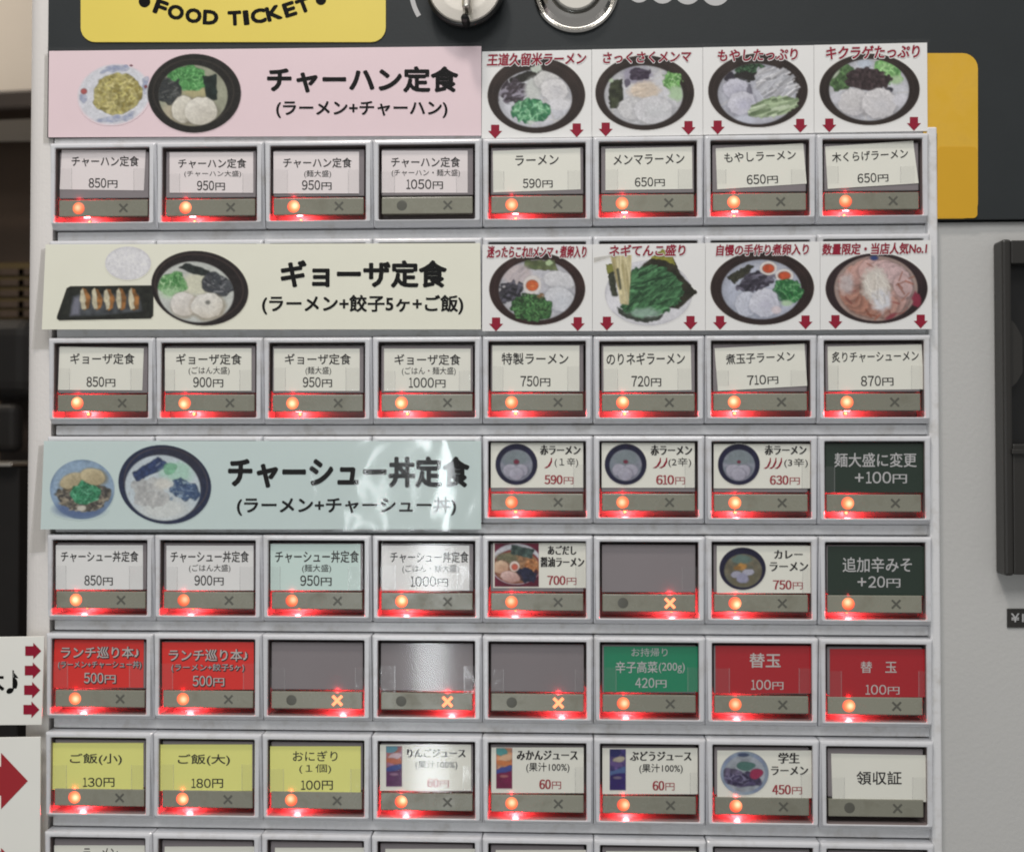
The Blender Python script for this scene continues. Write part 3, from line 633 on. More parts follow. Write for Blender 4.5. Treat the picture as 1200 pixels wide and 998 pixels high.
text_card(5, 1, 'ivory_card', [(709.5,174.5),(811,172),(811.5,221.5),(709.5,223)], [(T,'メンマラーメン',(719,181,802,192.5),B(rot=1.2)),(P,'650',(743.5,208,779,218.5),B(.012,1))], 'button with ivory card priced 650 yen, left of the three')
text_card(6, 1, 'ivory_card', [(838.7,174),(941.3,168),(945.3,215.3),(840.5,222)], [(T,'もやしラーメン',(848.8,177.7,932.5,188.6),B(rot=2.6)),(P,'650',(874.7,204.6,911.5,215.4),B(.012,2.6))], 'button with tilted ivory card priced 650 yen, middle of the three')
text_card(7, 1, 'ivory_card', [(967,172),(1070,165),(1076.5,214.8),(970,221.5)], [(T,'木くらげラーメン',(975,176.6,1064,188),B(rot=3.2)),(P,'650',(1004.5,203,1041,213.6),B(.012,3))], 'button with tilted ivory card priced 650 yen, at the row end')
# --- third row
text_card(0, 3, 'ivory_card', [(70,406),(168.5,408),(166.7,457.3),(68,456.8)], [(T,'ギョーザ定食',(82.5,414,157.5,426.5),B()),(P,'850',(101,441.5,135,453),B(.012))], 'button with cream card priced 850 yen below the cream banner')
text_card(1, 3, 'ivory_card', rect(193.3,408,294.7,457.9), [(T,'ギョーザ定食',(206.5,414.5,283,427),B()),(T,'(ごはん大盛)',(221,429.5,269,439.5),B(0)),(P,'900',(226,442,261.5,453.5),B(.012))], 'button with cream card priced 900 yen below the cream banner')
text_card(2, 3, 'ivory_card', rect(321,408.5,421.5,458), [(T,'ギョーザ定食',(334,414.5,411,427),B()),(T,'(麺大盛)',(358,429.5,388,439.5),B(0)),(P,'950',(354.5,442,389,453.5),B(.012))], 'button with cream card priced 950 yen below the cream banner')
text_card(3, 3, 'ivory_card', rect(450,408.5,551.5,458), [(T,'ギョーザ定食',(462.5,415,539.5,427.5),B()),(T,'(ごはん・麺大盛)',(471,430,534,440),B(0)),(P,'1000',(479,442.5,522,454),B(.012))], 'button with cream card priced 1000 yen below the cream banner')
text_card(4, 3, 'ivory_card', rect(577,404.8,679,458.2), [(T,'特製ラーメン',(588,413.5,666,427),B()),(P,'750',(609.6,440.6,644.8,452.5),B(.012))], 'button with ivory card priced 750 yen')
text_card(5, 3, 'ivory_card', [(707,405.8),(809.5,404.6),(810.5,457),(707.5,458.5)], [(T,'のりネギラーメン',(711,413,802.5,427.2),B(rot=.6)),(P,'720',(739.6,440.6,774.8,452.6),B(.012))], 'button with ivory card priced 720 yen')
text_card(6, 3, 'ivory_card', [(837.3,408),(942.7,402.7),(945.9,452),(841.3,458)], [(T,'煮玉子ラーメン',(850.7,413,931.2,425),B(rot=2.8)),(P,'710',(875,439.4,912,450.2),B(.012,2.6))], 'button with tilted ivory card priced 710 yen')
text_card(7, 3, 'ivory_card', [(969.9,406),(1080,403.5),(1082.7,456),(970.7,457.3)], [(T,'炙りチャーシューメン',(975,411.4,1076.5,423.8),B(rot=1)),(P,'870',(1008.5,440.3,1047,452),B(.012,1))], 'button with ivory card priced 870 yen')
# --- fourth row
GRN = dict(ink_m=M['pale_print'])
text_card(7, 4, 'bottle', rect(966.9,519.3,1085.6,577), [(T,'麺大盛に変更',(978,530.5,1074,547),B(.012)),(T,'+',(1001.9,554.5,1012,564.5),B(.012)),(P,'100',(1014.5,552.7,1062.7,566),B(.014))], 'button with dark green card offering large noodles', tape=(1, 0), **GRN)
# --- fifth row
text_card(0, 5, 'white_card', rect(65.5,638.5,167.5,690.5), [(T,'チャーシュー丼定食',(71.5,645.5,162,658),B()),(P,'850',(98.5,674,132,685.5),B(.012))], 'button with white card priced 850 yen below the pale blue banner')
text_card(1, 5, 'white_card', rect(195,639,297,691.5), [(T,'チャーシュー丼定食',(200,645.5,291.5,658.5),B()),(T,'(ごはん大盛)',(221.5,661,270,670.5),B(0)),(P,'900',(227.5,674,262,685.5),B(.012))], 'button with white card priced 900 yen below the pale blue banner')
text_card(2, 5, 'mint', rect(317,637,422.5,691.5), [(T,'チャーシュー丼定食',(322.5,645,420.5,659),B()),(T,'(麺大盛)',(354,661,388,671),B(0)),(P,'950',(351.5,674,388.5,686),B(.012))], 'button with mint card priced 950 yen')
text_card(3, 5, 'white_card', rect(447.5,639,550,691.5), [(T,'チャーシュー丼定食',(457.5,646,549,659),B()),(T,'(ごはん・麺大盛)',(471.5,661.5,537.5,671.5),B(0)),(P,'1000',(481,675,525,687),B(.012))], 'button with white card priced 1000 yen below the pale blue banner')
button(5, 5, 'sold', 'blank button with lit cross between two picture buttons')
text_card(7, 5, 'bottle', rect(970,639.8,1089.5,698), [(T,'追加辛みそ',(987.7,652.8,1068.4,670),B(.012)),(T,'+',(1005,676.5,1015,686.5),B(.012)),(P,'20',(1017,675,1055,688),B(.014))], 'button with dark green card priced plus 20 yen', tape=(0, 0), **GRN)
# --- sixth row
RED = dict(ink_m=M['cream_print'], under=(M['ink_soft'], 0.045, (0.6, 0.6)))
text_card(0, 6, 'red', [(64,748.8),(168.5,749.6),(168.0,805.3),(61.8,805.3)], [(T,'ランチ巡り本♪',(71.5,757.3,162.7,770.7),B(.015)),(T,'(ラーメン+チャーシュー丼)',(68,774,165.3,783.3),B(.0,m=M['pale_print'])),(P,'500',(97.9,788,135.5,800),B(.01))], 'button with red card priced 500 yen beside the arrow sign', **RED)
text_card(1, 6, 'red', rect(189.9,752,297.4,807.5), [(T,'ランチ巡り本♪',(197.9,760.5,290,774),B(.015)),(T,'(ラーメン+餃子5ヶ)',(200.8,777.3,286,786.7),B(.0,m=M['pale_print'])),(P,'500',(225.3,791.5,262.7,803.5),B(.01))], 'button with red card priced 500 yen, second in the row', **RED)
for c in (2, 3, 4):
    o = button(c, 6, 'sold', ('blank button with lit cross beside the red cards', 'blank button with lit cross, middle of three blanks', 'blank button with lit cross, last of three blanks')[c-2])
    q = {2: rect(318, 752, 428, 812), 3: rect(447, 754, 557, 812), 4: rect(578, 755, 686, 812)}[c]; tapes(o, q, 14)
tapes([ob for ob in machine.children if ob.get('label', '').startswith('blank button with lit cross between')][0], rect(708, 642, 816, 692), 14, (0, 1))
text_card(5, 6, 'green', rect(707.6,757,817.8,810.2), [(T,'お持帰り',(740,759,782.3,768.8),B(.0)),(T,'辛子高菜',(721.5,774.6,770.5,788),B(.012)),(T,'(200g)',(772,776,802.5,788.4),B(.0)),(P,'420',(744,794,781,805.3),B(.012))], 'button with green card priced 420 yen', ink_m=M['pale_print'])
text_card(6, 6, 'wine', rect(838.5,756.2,952.5,812), [(T,'替玉',(878.6,765.2,914.6,781.8),B(.02)),(P,'100',(880,796.3,918,807.6),B(.012))], 'button with crimson card priced 100 yen, left of two', ink_m=M['cream_print'])
text_card(7, 6, 'wine', rect(972.5,760,1088.5,816.5), [(T,'替',(1008.8,774.7,1022,788),B(.012)),(T,'玉',(1037.5,775.2,1050.7,787.6),B(.012)),(P,'100',(1014,802,1054,813.3),B(.008))], 'button with crimson card priced 100 yen, at the row end', ink_m=M['cream_print'])
# --- seventh row
text_card(0, 7, 'lemon', rect(61.3,870,168,924.7), [(T,'ご飯(小)',(82,882.5,142.7,895.6),B(.012)),(P,'130',(96.8,910.8,134,921.3),B(.012,yen=.98))], 'button with yellow card priced 130 yen')
text_card(1, 7, 'lemon', rect(187.5,871.9,295.5,926), [(T,'ご飯(大)',(208.5,883.3,269.3,896.4),B(.012)),(P,'180',(224,911.9,261.3,922.5),B(.012,yen=.98))], 'button with yellow card priced 180 yen')
text_card(2, 7, 'lemon', rect(316.5,874,422.7,927.9), [(T,'おにぎり',(343.2,879.3,395.5,891.3),B(.006)),(T,'(１個)',(350.7,894.8,388,906),B(.0)),(P,'100',(352.5,914,389.9,924.7),B(.012,yen=.98))], 'button with yellow card priced 100 yen')
text_card(7, 7, 'ivory_card', [(974,882.5),(1086,884.5),(1086.5,939),(975.5,939)], [(T,'領収証',(1004,903.3,1056.5,918.8),B(.014))], 'unlit button with ivory receipt card', 'off')

# --- picture cards in the right half
WHITE = (222, 219, 210)
def pic_card(c, r, quad, words, paint, lines, box, zo, state='on'):
    o = button(c, r, state, words); card(o, quad, M['ivory_card'])
    cv = Canvas(box, *zo, (224, 220, 208), 1.6); paint(cv); cv.build('picture', o, YT-0.00002)
    ink = Ink()
    for kind, s, bx, kw in lines:
        mm = kw.pop('m', SOFT)
        if kind == 't': ink.text(s, bx, mm, YT-0.00005, **kw)
        elif kind == 'c':
            x0, y0, x1, y1 = bx; w = (x1-x0)/(s+0.35)
            for i in range(s):
                a = x0+i*w; e = w*1.35
                ink.shape([(a, y1), (a+e*.45, y1-2.2), (a+e*.8, y0+4), (a+e*.86, y0+.5), (a+e, y0), (a+e*.98, y0+2), (a+e*1.0, y0+5), (a+e*.72, y1-2), (a+e*.35, y1+.3)], M['crimson'], YT-0.00005)
        else: ink.price(s, bx, mm, YT-0.00005, **kw)
    ink.build('lettering', o); tapes(o, quad, 11, (0, 1)); return o
PR = lambda **k: dict(m=M['price_red'], style='serif', bold=0.0, **k)
MN = lambda **k: dict(style='serif', bold=-0.002, **k)
def blue_bowl(cx, cy, R):
    def f(s):
        s.ell(cx, cy, R, R*0.98, (26, 26, 58), var=0.15); s.ell(cx, cy+4, R*0.78, R*0.76, (142, 144, 160), var=0.06, col2=(118, 128, 140))
        cl = s.em(cx, cy+4, R*0.78, R*0.76)
        s.ell(cx, cy-R*0.3, R*0.6, R*0.38, (120, 132, 138), soft=20, clip=cl)
        for dx, dy in ((-0.30, 0.28), (0.22, 0.30), (-0.02, 0.46)): s.meat(cx+dx*R, cy+dy*R, R*0.34, R*0.30, (170, 168, 184), clip=cl, edge=(128, 126, 146), mid=(150, 148, 166))
        s.ell(cx, cy-R*0.12, R*0.11, R*0.09, (122, 40, 62), rag=0.3)
    return f
for c, q, bc, lab, tb, kb, nb, pb, pr_, wd in (
    (4, rect(575.3,518.8,683.3,571.3), (605.2,543.9), '(１辛)', (633.2,521.5,680,532.7), (637.5,536,647,548), (650,536,677.5,547.3), (638,556.5,672,567), '590', 'one'),
    (5, rect(705.2,518.8,814,571.3), (733.2,543.9), '(2辛)', (762.8,521.5,810.8,533.2), (764.7,536,782,548), (783.3,536,810,547.3), (768.7,556.5,802.8,567.3), '610', 'two'),
    (6, rect(836.5,520.0,949.3,572), (865.9,544), '(3辛)', (896.5,521.5,944.8,532.7), (894.7,536,916.5,548.7), (919,536.7,946.7,548), (902,557,937.3,567.5), '630', 'three')):
    n_ = {'one': 1, 'two': 2, 'three': 3}[wd]
    pic_card(c, 4, q, f'button with blue bowl picture and {wd} red chilli mark, {pr_} yen', blue_bowl(0, 0, 92), [('t', '赤ラーメン', tb, MN()), ('c', n_, kb, {}), ('t', lab, nb, dict(bold=0.0)), ('p', pr_, pb, PR())], (bc[0]-25.5, bc[1]-25.5, bc[0]+25.5, bc[1]+25.5), (bc[0], bc[1], 3.75))
def shoyu(s):
    s.poly([(168, 96), (612, 96), (612, 532), (168, 532)], (108, 18, 46), var=0.2, cell=60)
    cl = s.pm([(168, 96), (612, 96), (612, 532), (168, 532)])
    s.ell(385, 305, 262, 208, (196, 196, 204), clip=cl, var=0.05); s.ell(390, 330, 242, 172, (140, 40, 40), clip=cl); s.ell(390, 335, 232, 160, (150, 108, 74), clip=cl, var=0.2)
    s.ell(290, 250, 110, 60, (112, 108, 80), clip=cl, var=0.2, soft=25)
    s.poly([(340, 112), (565, 160), (540, 250), (330, 205)], (48, 66, 62), var=0.3, cell=24, rag=5, col2=(74, 94, 88))
    s.ell(545, 330, 80, 72, (196, 134, 84), clip=cl, var=0.25, rag=0.15, col2=(160, 96, 50)); s.ell(585, 385, 20, 26, (80, 34, 40), clip=cl)
    s.ell(490, 420, 105, 68, (34, 36, 62), rot=14, clip=cl, rag=0.2, var=0.3)
    s.meat(230, 335, 80, 68, (216, 182, 150), clip=cl, edge=(150, 80, 60), mid=(190, 140, 110)); s.meat(325, 432, 102, 56, (212, 178, 170), 12, clip=cl, edge=(150, 80, 60), mid=(196, 150, 144))
    s.ell(368, 328, 52, 54, (224, 206, 194)); s.ell(370, 335, 32, 32, (206, 92, 70), soft=12)
pic_card(4, 5, rect(578,636,686.6,688.6), 'button with red-framed soy ramen picture priced 700 yen', shoyu, [('t','あごだし',(642.3,639,675,649.5),MN()),('t','醤油ラーメン',(633.7,652.4,684.3,664),MN()),('p','700',(641.3,674.4,675.5,684.8),PR())], (579.5,636.2,631.5,687.2), (560, 625, 8.571))
def curry(s):
    s.ell(345, 352, 232, 212, (26, 24, 54), var=0.15); s.ell(350, 372, 192, 170, (98, 98, 84), var=0.12, cell=40, col2=(112, 104, 84)); cl = s.em(350, 372, 192, 170)
    s.ell(345, 262, 100, 46, (92, 116, 108), clip=cl, rag=0.25, soft=18); s.ell(360, 470, 130, 60, (104, 98, 76), clip=cl, soft=25)
    s.ell(338, 332, 52, 36, (186, 132, 62), rag=0.15, soft=14); s.ell(290, 345, 36, 22, (140, 100, 50), soft=14)
    s.ell(285, 412, 66, 34, (156, 156, 176), rag=0.15); s.ell(400, 388, 66, 34, (164, 164, 182), rag=0.15); s.ell(345, 450, 62, 50, (146, 146, 174), rag=0.12, soft=14)
pic_card(6, 5, rect(840,639.2,951.6,694.6), 'button with dark curry bowl picture priced 750 yen', curry, [('t','カレー',(907.6,644.3,940.3,654.2),MN()),('t','ラーメン',(902.3,658.3,946.7,668.8),MN()),('p','750',(905.8,679.6,940.8,690.2),PR())], (842.5, 640.5, 898, 692), (830, 625, 8.571))
def juice(cols):
    def f(s):
        x0, y0, x1, y1 = 0, 0, 70, 178
        cl = s.poly([(x0, y0), (x1, y0), (x1, y1), (x0, y1)], cols[0], var=0.1)
        s.poly([(0, 0), (70, 0), (70, 96), (0, 100)], cols[1], clip=cl, var=0.2, cell=14, col2=cols[2])
        s.ell(22, 14, 26, 18, cols[3], clip=cl, rag=0.2); s.ell(40, 44, 30, 14, cols[4], clip=cl, rag=0.2, rot=-14); s.ell(30, 66, 34, 12, cols[2], clip=cl, rot=10, rag=0.2)
        s.poly([(0, 96), (42, 80), (70, 78), (70, 104), (0, 112)], cols[5], clip=cl, rag=4); s.ell(34, 124, 20, 7, cols[4], a=0.5, clip=cl)
    return f
J = lambda **k: dict(style='serif', bold=-0.002, **k)
for c, q, pb, nm, tb, sb, prb, cols, wd in (
    (3, rect(445.3,871.9,552,926), (452.5,873.8,470.9,921), 'りんごジュース', (477.3,876.7,545.3,887), (486.7,890.5,536,901.5), (500.5,911.7,526,922), ((84, 22, 84), (150, 96, 132), (188, 92, 60), (76, 140, 160), (196, 170, 180), (40, 60, 140)), 'apple'),
    (4, rect(575.9,875.3,684,928.7), (581.5,876,600.8,923.4), 'みかんジュース', (606,878.8,676.7,890), (616.7,893,667.3,904.9), (631.9,912.8,657.5,924), ((116, 16, 64), (200, 140, 104), (206, 116, 60), (72, 150, 150), (214, 168, 130), (58, 70, 150)), 'orange'),
    (5, rect(706,876,817.5,930), (714.5,877.4,734,925.3), 'ぶどうジュース', (738.5,879.9,810,890.8), (749.2,894.5,800,906), (764.7,914.5,790.5,925.6), ((44, 28, 104), (52, 44, 110), (92, 70, 130), (34, 36, 100), (170, 160, 140), (70, 96, 150)), 'grape')):
    k = 178/(pb[3]-pb[1])
    pic_card(c, 7, q, f'button with {wd} juice carton picture priced 60 yen', juice(cols), [('t', nm, tb, J()), ('t', '(果汁100%)', sb, dict(bold=0.004)), ('p', '60', prb, PR())], (pb[0]-0.5, pb[1]-0.5, pb[2]+0.5, pb[3]+0.5), (pb[0], pb[1], k))
def student(s):
    s.ell(197, 208, 106, 96, (120, 134, 164), var=0.1, col2=(140, 158, 176), cell=40); s.ell(197, 210, 90, 80, (148, 156, 166), var=0.12, cell=20); cl = s.em(197, 210, 92, 82)
    s.ell(192, 128, 24, 8, (44, 58, 96), a=0.8); s.ell(200, 178, 34, 20, (70, 112, 104), rag=0.3, clip=cl)
    s.ell(140, 220, 58, 30, (92, 84, 112), rag=0.3, clip=cl, var=0.3, cell=10); s.ell(190, 244, 70, 30, (64, 56, 88), rag=0.35, clip=cl, var=0.3, cell=10); s.ell(246, 208, 26, 22, (156, 36, 76), rag=0.25, clip=cl)
    s.strokes(26, cl*s.em(185, 232, 80, 40), 24, 6, 0, [(36, 30, 62), (120, 116, 150), (60, 50, 86)], 0.8, 70)
pic_card(6, 7, rect(840.5,878.8,952.3,934.6), 'button with round blue plate picture priced 450 yen', student, [('t','学生',(912.5,881.5,936.5,894),MN()),('t','ラーメン',(904,897.5,946.7,907.5),MN()),('p','450',(904.8,919.2,940,930.2),PR())], (843.5, 879.5, 901.5, 932.5), (820, 850, 3.75))
# --- bottom row, only its upper edge in view
for c in range(8):
    o = button(c, 8, 'on', None); x = at(0, 0, 0); cx = wpos(o)[0]
    xx = 600+(118.5+c*128.8-600)*1.004
    card(o, rect(xx-53, 990+c*1.35, xx+53, 1043+c*1.35), M['ivory_card'])
    if c == 0:
        ink = Ink(); ink.text('ラーメン', (98, 993.2, 138, 1006), SOFT, YT, 0.004); ink.build('lettering', o)
# --- frames behind the banners and photo cards
for c in range(8): button(c, 2, 'frame')
for c in range(4): button(c, 4, 'frame')

# ================================================================ BANNERS
def sign(name, quad, y, colour, label, cat, group, margin=(9, 3, 3, 6), lam='laminate'):
    base = at((quad[3][0]+quad[2][0])/2, (quad[3][1]+quad[2][1])/2, y)
    o = empty(name, base); tag(o, label, cat, group)
    quad_plate('sheet', quad, y, 0.0003, M[colour], o)
    (a, b_, c, d) = quad; l, t, r, bt = margin
    quad_sheet('film', [(a[0]-l, a[1]-t), (b_[0]+r, b_[1]-t), (c[0]+r, c[1]+bt), (d[0]-l, d[1]+bt)], y-0.0004, M[lam], o)
    return o
YB1, YB2 = 0.0022, -0.0006
G = 'set meal banners laid over the button field'
b1 = sign('menu_banner', [(57.5,60),(564,54.3),(564,159),(56.5,161)], YB1, 'rose', 'pink banner with fried rice and ramen bowl pictures', 'sign', G, (3, 4, 0.3, 1.5), 'laminate_flat')
b2 = sign('menu_banner', [(53.5,286.5),(562.8,285),(563.6,386),(49,386)], YB2, 'cream', 'cream banner with dumpling tray and ramen bowl pictures', 'sign', G, (10, 1, 0.3, 2), 'laminate_flat')
b3 = sign('menu_banner', [(51.5,516.5),(563.8,516.5),(563.8,620),(47.5,620)], YB2, 'blue', 'pale blue banner with pork rice bowl picture and wavy glare', 'sign', G, (9, 1, 0.3, 2), 'laminate')
M['shaded_tape'] = film('shadow_grey_tape', 0.25, 0.30, 0.0003, 60.0); M['shaded_tape'].node_tree.nodes['Diffuse BSDF'].inputs[0].default_value = (0.42, 0.40, 0.36, 1)  # clear tape with the shadow beside the banners mixed into its grey
for o_, q_ in ((b1, [(52, 64), (58.5, 62), (57.5, 168), (50.5, 168)]), (b2, [(48, 292), (58, 290), (57, 409), (37, 409)]), (b3, [(45, 522), (56, 520), (53, 646), (34, 648)])): quad_sheet('tape', q_, 0.0041, M['shaded_tape'], o_)
def banner_ink(o, y, t1, bx1, t2, bx2, b1_=0.04, b2_=0.028):
    ink = Ink(); ink.text(t1, bx1, M['ink'], y-0.00012, b1_); ink.text(t2, bx2, M['ink'], y-0.00012, b2_); ink.build('lettering', o)
banner_ink(b1, YB1, 'チャーハン定食', (314,79,536,107.5), '(ラーメン+チャーハン)', (324,119,524,138))
banner_ink(b2, YB2, 'ギョーザ定食', (330,306,522.5,336), '(ラーメン+餃子5ヶ+ご飯)', (307.5,346,542.5,368))
banner_ink(b3, YB2, 'チャーシュー丼定食', (268.5,536,549,570), '(ラーメン+チャーシュー丼)', (278,582.5,534,603.5))
def wood_ear(s, m_, cols=((40, 42, 46), (62, 64, 68), (92, 92, 94)), n=50, L=46, w=9, ang=15):
    s.put(m_, cols[0], 0.85, 0.2, 10); s.strokes(n, m_, L, w, ang, list(cols), 0.9, 60)
def pic1(s):
    cl0 = s.ell(292, 305, 230, 190, (206, 208, 216), rot=-12, var=0.03, soft=16)
    for (x, y, rx, ry, r0) in ((322, 140, 70, 22, 0), (290, 462, 110, 20, -6), (395, 430, 40, 10, -25), (492, 240, 18, 50, 10), (100, 330, 20, 34, 0), (225, 160, 24, 8, -20)):
        s.ell(x, y, rx, ry, (128, 140, 176), rot=r0, a=0.75, rag=0.35, col2=(172, 178, 196), cell=14)
    s.ell(100, 285, 20, 18, (176, 84, 82)); s.ell(402, 120, 10, 6, (120, 70, 80)); s.ell(495, 255, 10, 10, (140, 70, 74))
    m_ = s.ell(312, 300, 158, 128, (178, 168, 104), rot=-14, rag=0.07, var=0.2, cell=14, col2=(150, 138, 70))
    s.strokes(170, m_, 20, 14, 0, [(198, 188, 124), (182, 172, 106), (140, 126, 60), (204, 196, 110), (160, 150, 88)], 0.75, 90)
    s.ell(806, 298, 298, 252, (34, 32, 29), var=0.15); s.ring(800, 290, 262, 214, 10, (58, 52, 46), a=0.8); s.ell(798, 312, 222, 196, (150, 152, 130), var=0.06, cell=40)
    cl = s.em(798, 312, 222, 196); s.ell(720, 430, 130, 80, (176, 166, 140), clip=cl, soft=40); s.ell(820, 290, 90, 50, (174, 166, 120), clip=cl, soft=30)
    g_ = s.em(770, 200, 130, 78, 12, 0.2)*cl; s.greens(g_, (128, 196, 120), (86, 160, 84), (58, 124, 62), 60, 34, 15)
    w_ = s.em(640, 285, 95, 75, -20, 0.25)*cl; wood_ear(s, w_, ((42, 46, 48), (58, 62, 64), (96, 98, 96)))
    s.poly([(862, 190), (945, 178), (950, 338), (882, 345)], (28, 40, 36), var=0.25, cell=24, rag=5)
    s.meat(738, 398, 78, 88, (214, 210, 196), 10, cl, (140, 132, 112), (200, 194, 180)); s.meat(850, 412, 102, 92, (218, 214, 202), 0, cl, (140, 132, 112), (190, 184, 172))
c_ = Canvas((82, 60, 286, 158), 80, 55, 5.4545, (218, 197, 202)); pic1(c_); c_.build('picture', b1, YB1-0.00008)
def pic2(s):
    s.ell(462, 140, 124, 90, (212, 212, 216), var=0.03, cell=12, col2=(222, 222, 224)); s.ring(462, 142, 124, 90, 6, (190, 190, 200), a=0.5)
    s.poly([(150, 265), (588, 260), (600, 275), (598, 425), (585, 440), (90, 450), (76, 440), (78, 425), (130, 275)], (36, 38, 33), var=0.2)
    s.poly([(160, 320), (190, 308), (520, 305), (540, 400), (300, 425), (146, 428)], (66, 70, 74), var=0.25, cell=24, soft=14); s.poly([(170, 325), (205, 318), (200, 420), (148, 425)], (112, 114, 128), soft=18)
    for x in (225, 290, 355, 420, 488):
        s.poly([(x-10, 275), (x+12, 280), (x+34, 330), (x+28, 385), (x, 395), (x-14, 340)], (150, 98, 48), rag=4, var=0.25)
        s.poly([(x-22, 290), (x-8, 275), (x+6, 320), (x+8, 385), (x-12, 392), (x-26, 340)], (198, 190, 160), rag=4, var=0.12)
    s.ell(850, 276, 264, 200, (36, 30, 30), rot=10, var=0.15); s.ring(846, 268, 244, 178, 8, (74, 58, 54), rot=10, a=0.7); s.ell(828, 296, 208, 164, (186, 190, 184), rot=10, var=0.04, cell=40); cl = s.em(828, 296, 208, 164, 10)
    s.ell(835, 255, 90, 60, (204, 204, 180), soft=30, clip=cl)
    s.poly([(735, 165), (775, 140), (905, 182), (890, 212), (800, 192)], (40, 46, 44), rag=4, var=0.25)
    g_ = s.em(705, 250, 78, 60, 0, 0.22)*cl; s.greens(g_, (164, 206, 150), (112, 172, 104), (64, 130, 66), 55, 36, 14)
    s.ell(690, 300, 55, 30, (170, 206, 160), soft=26, clip=cl, a=0.7)
    w_ = s.em(948, 255, 92, 56, 15, 0.25)*cl; wood_ear(s, w_, ((52, 56, 62), (74, 76, 82), (128, 130, 134)))
    s.meat(762, 362, 70, 66, (216, 212, 206), 0, cl, (178, 164, 140), (208, 204, 198)); s.meat(890, 370, 88, 68, (222, 220, 212), 0, cl, (168, 150, 120), (206, 204, 196)); s.ell(893, 352, 12, 10, (120, 120, 114), soft=8)
c_ = Canvas((62, 286, 294, 386), 50, 278, 4.615, (224, 221, 203)); pic2(c_); c_.build('picture', b2, YB2-0.00008)
def pic3(s):
    s.ell(280, 345, 206, 190, (112, 140, 174), var=0.1, col2=(132, 158, 186), cell=60); s.ell(282, 325, 190, 160, (142, 170, 196), var=0.06, soft=20, a=0.8); s.ell(260, 470, 150, 56, (78, 100, 146), soft=30, a=0.8)
    cl = s.em(282, 350, 186, 150)
    s.ell(290, 390, 170, 96, (110, 104, 92), clip=cl, rag=0.15, var=0.3, cell=14, col2=(70, 68, 66)); s.strokes(60, cl*s.em(280, 410, 170, 80), 40, 12, 10, [(150, 138, 116), (70, 66, 64), (186, 174, 150), (104, 98, 84)], 0.8, 60)
    s.meat(215, 290, 80, 48, (196, 182, 144), -20, None, (134, 116, 76), (160, 146, 112)); s.meat(350, 262, 82, 52, (200, 186, 146), 12, None, (134, 116, 76), (156, 140, 106)); s.ell(275, 465, 36, 20, (196, 192, 178), rag=0.2)
    g_ = s.em(300, 365, 92, 66, 0, 0.2); s.greens(g_, (110, 190, 150), (58, 152, 104), (34, 112, 74), 70, 34, 12, a=0.85)
    s.ell(808, 314, 298, 250, (34, 44, 74), rot=12, var=0.12); s.ring(815, 300, 272, 222, 10, (84, 74, 80), rot=12, a=0.7); s.ell(860, 250, 200, 190, (48, 44, 54), rot=12, a=0.5, soft=60, clip=s.em(808, 314, 296, 248, 12)*(1-s.em(795, 335, 240, 208, 12)))
    s.ell(795, 335, 244, 210, (186, 200, 208), rot=12, var=0.03, cell=50); cl = s.em(795, 335, 244, 210, 12)
    s.ell(800, 470, 160, 70, (204, 210, 208), soft=50, clip=cl)
    s.poly([(602, 240), (762, 138), (828, 180), (815, 205), (632, 295)], (44, 62, 106), rag=5, var=0.2); s.ell(765, 185, 20, 6, (120, 134, 160), rot=-40)
    s.ell(890, 235, 100, 66, (164, 206, 188), soft=40, clip=cl, rag=0.2); g_ = s.em(840, 215, 42, 40, 0, 0.3)*cl; s.put(g_, (112, 182, 140), 0.8, 0.1)
    for (x, y, rx, ry) in ((650, 320, 62, 36), (700, 370, 90, 60), (760, 410, 70, 50), (660, 400, 60, 46), (730, 310, 70, 40)): s.ell(x, y, rx, ry, (188, 190, 188), rag=0.3, var=0.08, clip=cl, cell=18, col2=(164, 166, 166), a=0.85)
    s.ell(800, 310, 60, 36, (204, 204, 196), soft=30, clip=cl)
    w_ = s.em(938, 352, 96, 62, 0, 0.35)*cl; s.put(w_, (110, 136, 166), 0.6); s.strokes(60, w_, 70, 11, 10, [(52, 76, 118), (66, 92, 132), (120, 146, 176)], 0.9, 70)
c_ = Canvas((57, 518, 251, 616), 45, 510, 5.4545, (192, 208, 206)); pic3(c_); c_.build('picture', b3, YB2-0.00008)

# ================================================================ PHOTO CARDS
ZOOM = 8.571
def bowl(s, cx, cy, rx, ry, scx, scy, srx, sry, rim=(48, 38, 34), soup=(196, 198, 206)):
    s.ell(cx, cy, rx, ry, rim, var=0.18, cell=90); s.ring(cx-4, cy-6, rx*0.9, ry*0.88, 10, tuple(np.array(rim)*1.35), a=0.6); s.ell(cx, cy+ry*0.15, rx*0.96, ry*0.84, tuple(np.array(rim)*0.9), a=0.35, soft=60, clip=s.em(cx, cy, rx, ry))
    s.ell(scx, scy, srx, sry, soup, var=0.03, cell=60); cl = s.em(scx, scy, srx, sry)
    s.put(cl*(1-s.em(scx+12, scy+16, srx*0.93, sry*0.92, soft=70)), tuple(np.array(soup)*0.72), 0.55)
    s.strokes(46, cl, 190, 13, 20, [tuple(np.array(soup)*1.05), tuple(np.array(soup)*0.90), tuple(np.array(soup)*np.array([1.04, 1.0, 0.90]))], 0.35, 70); return cl
NORI = (48, 52, 38)
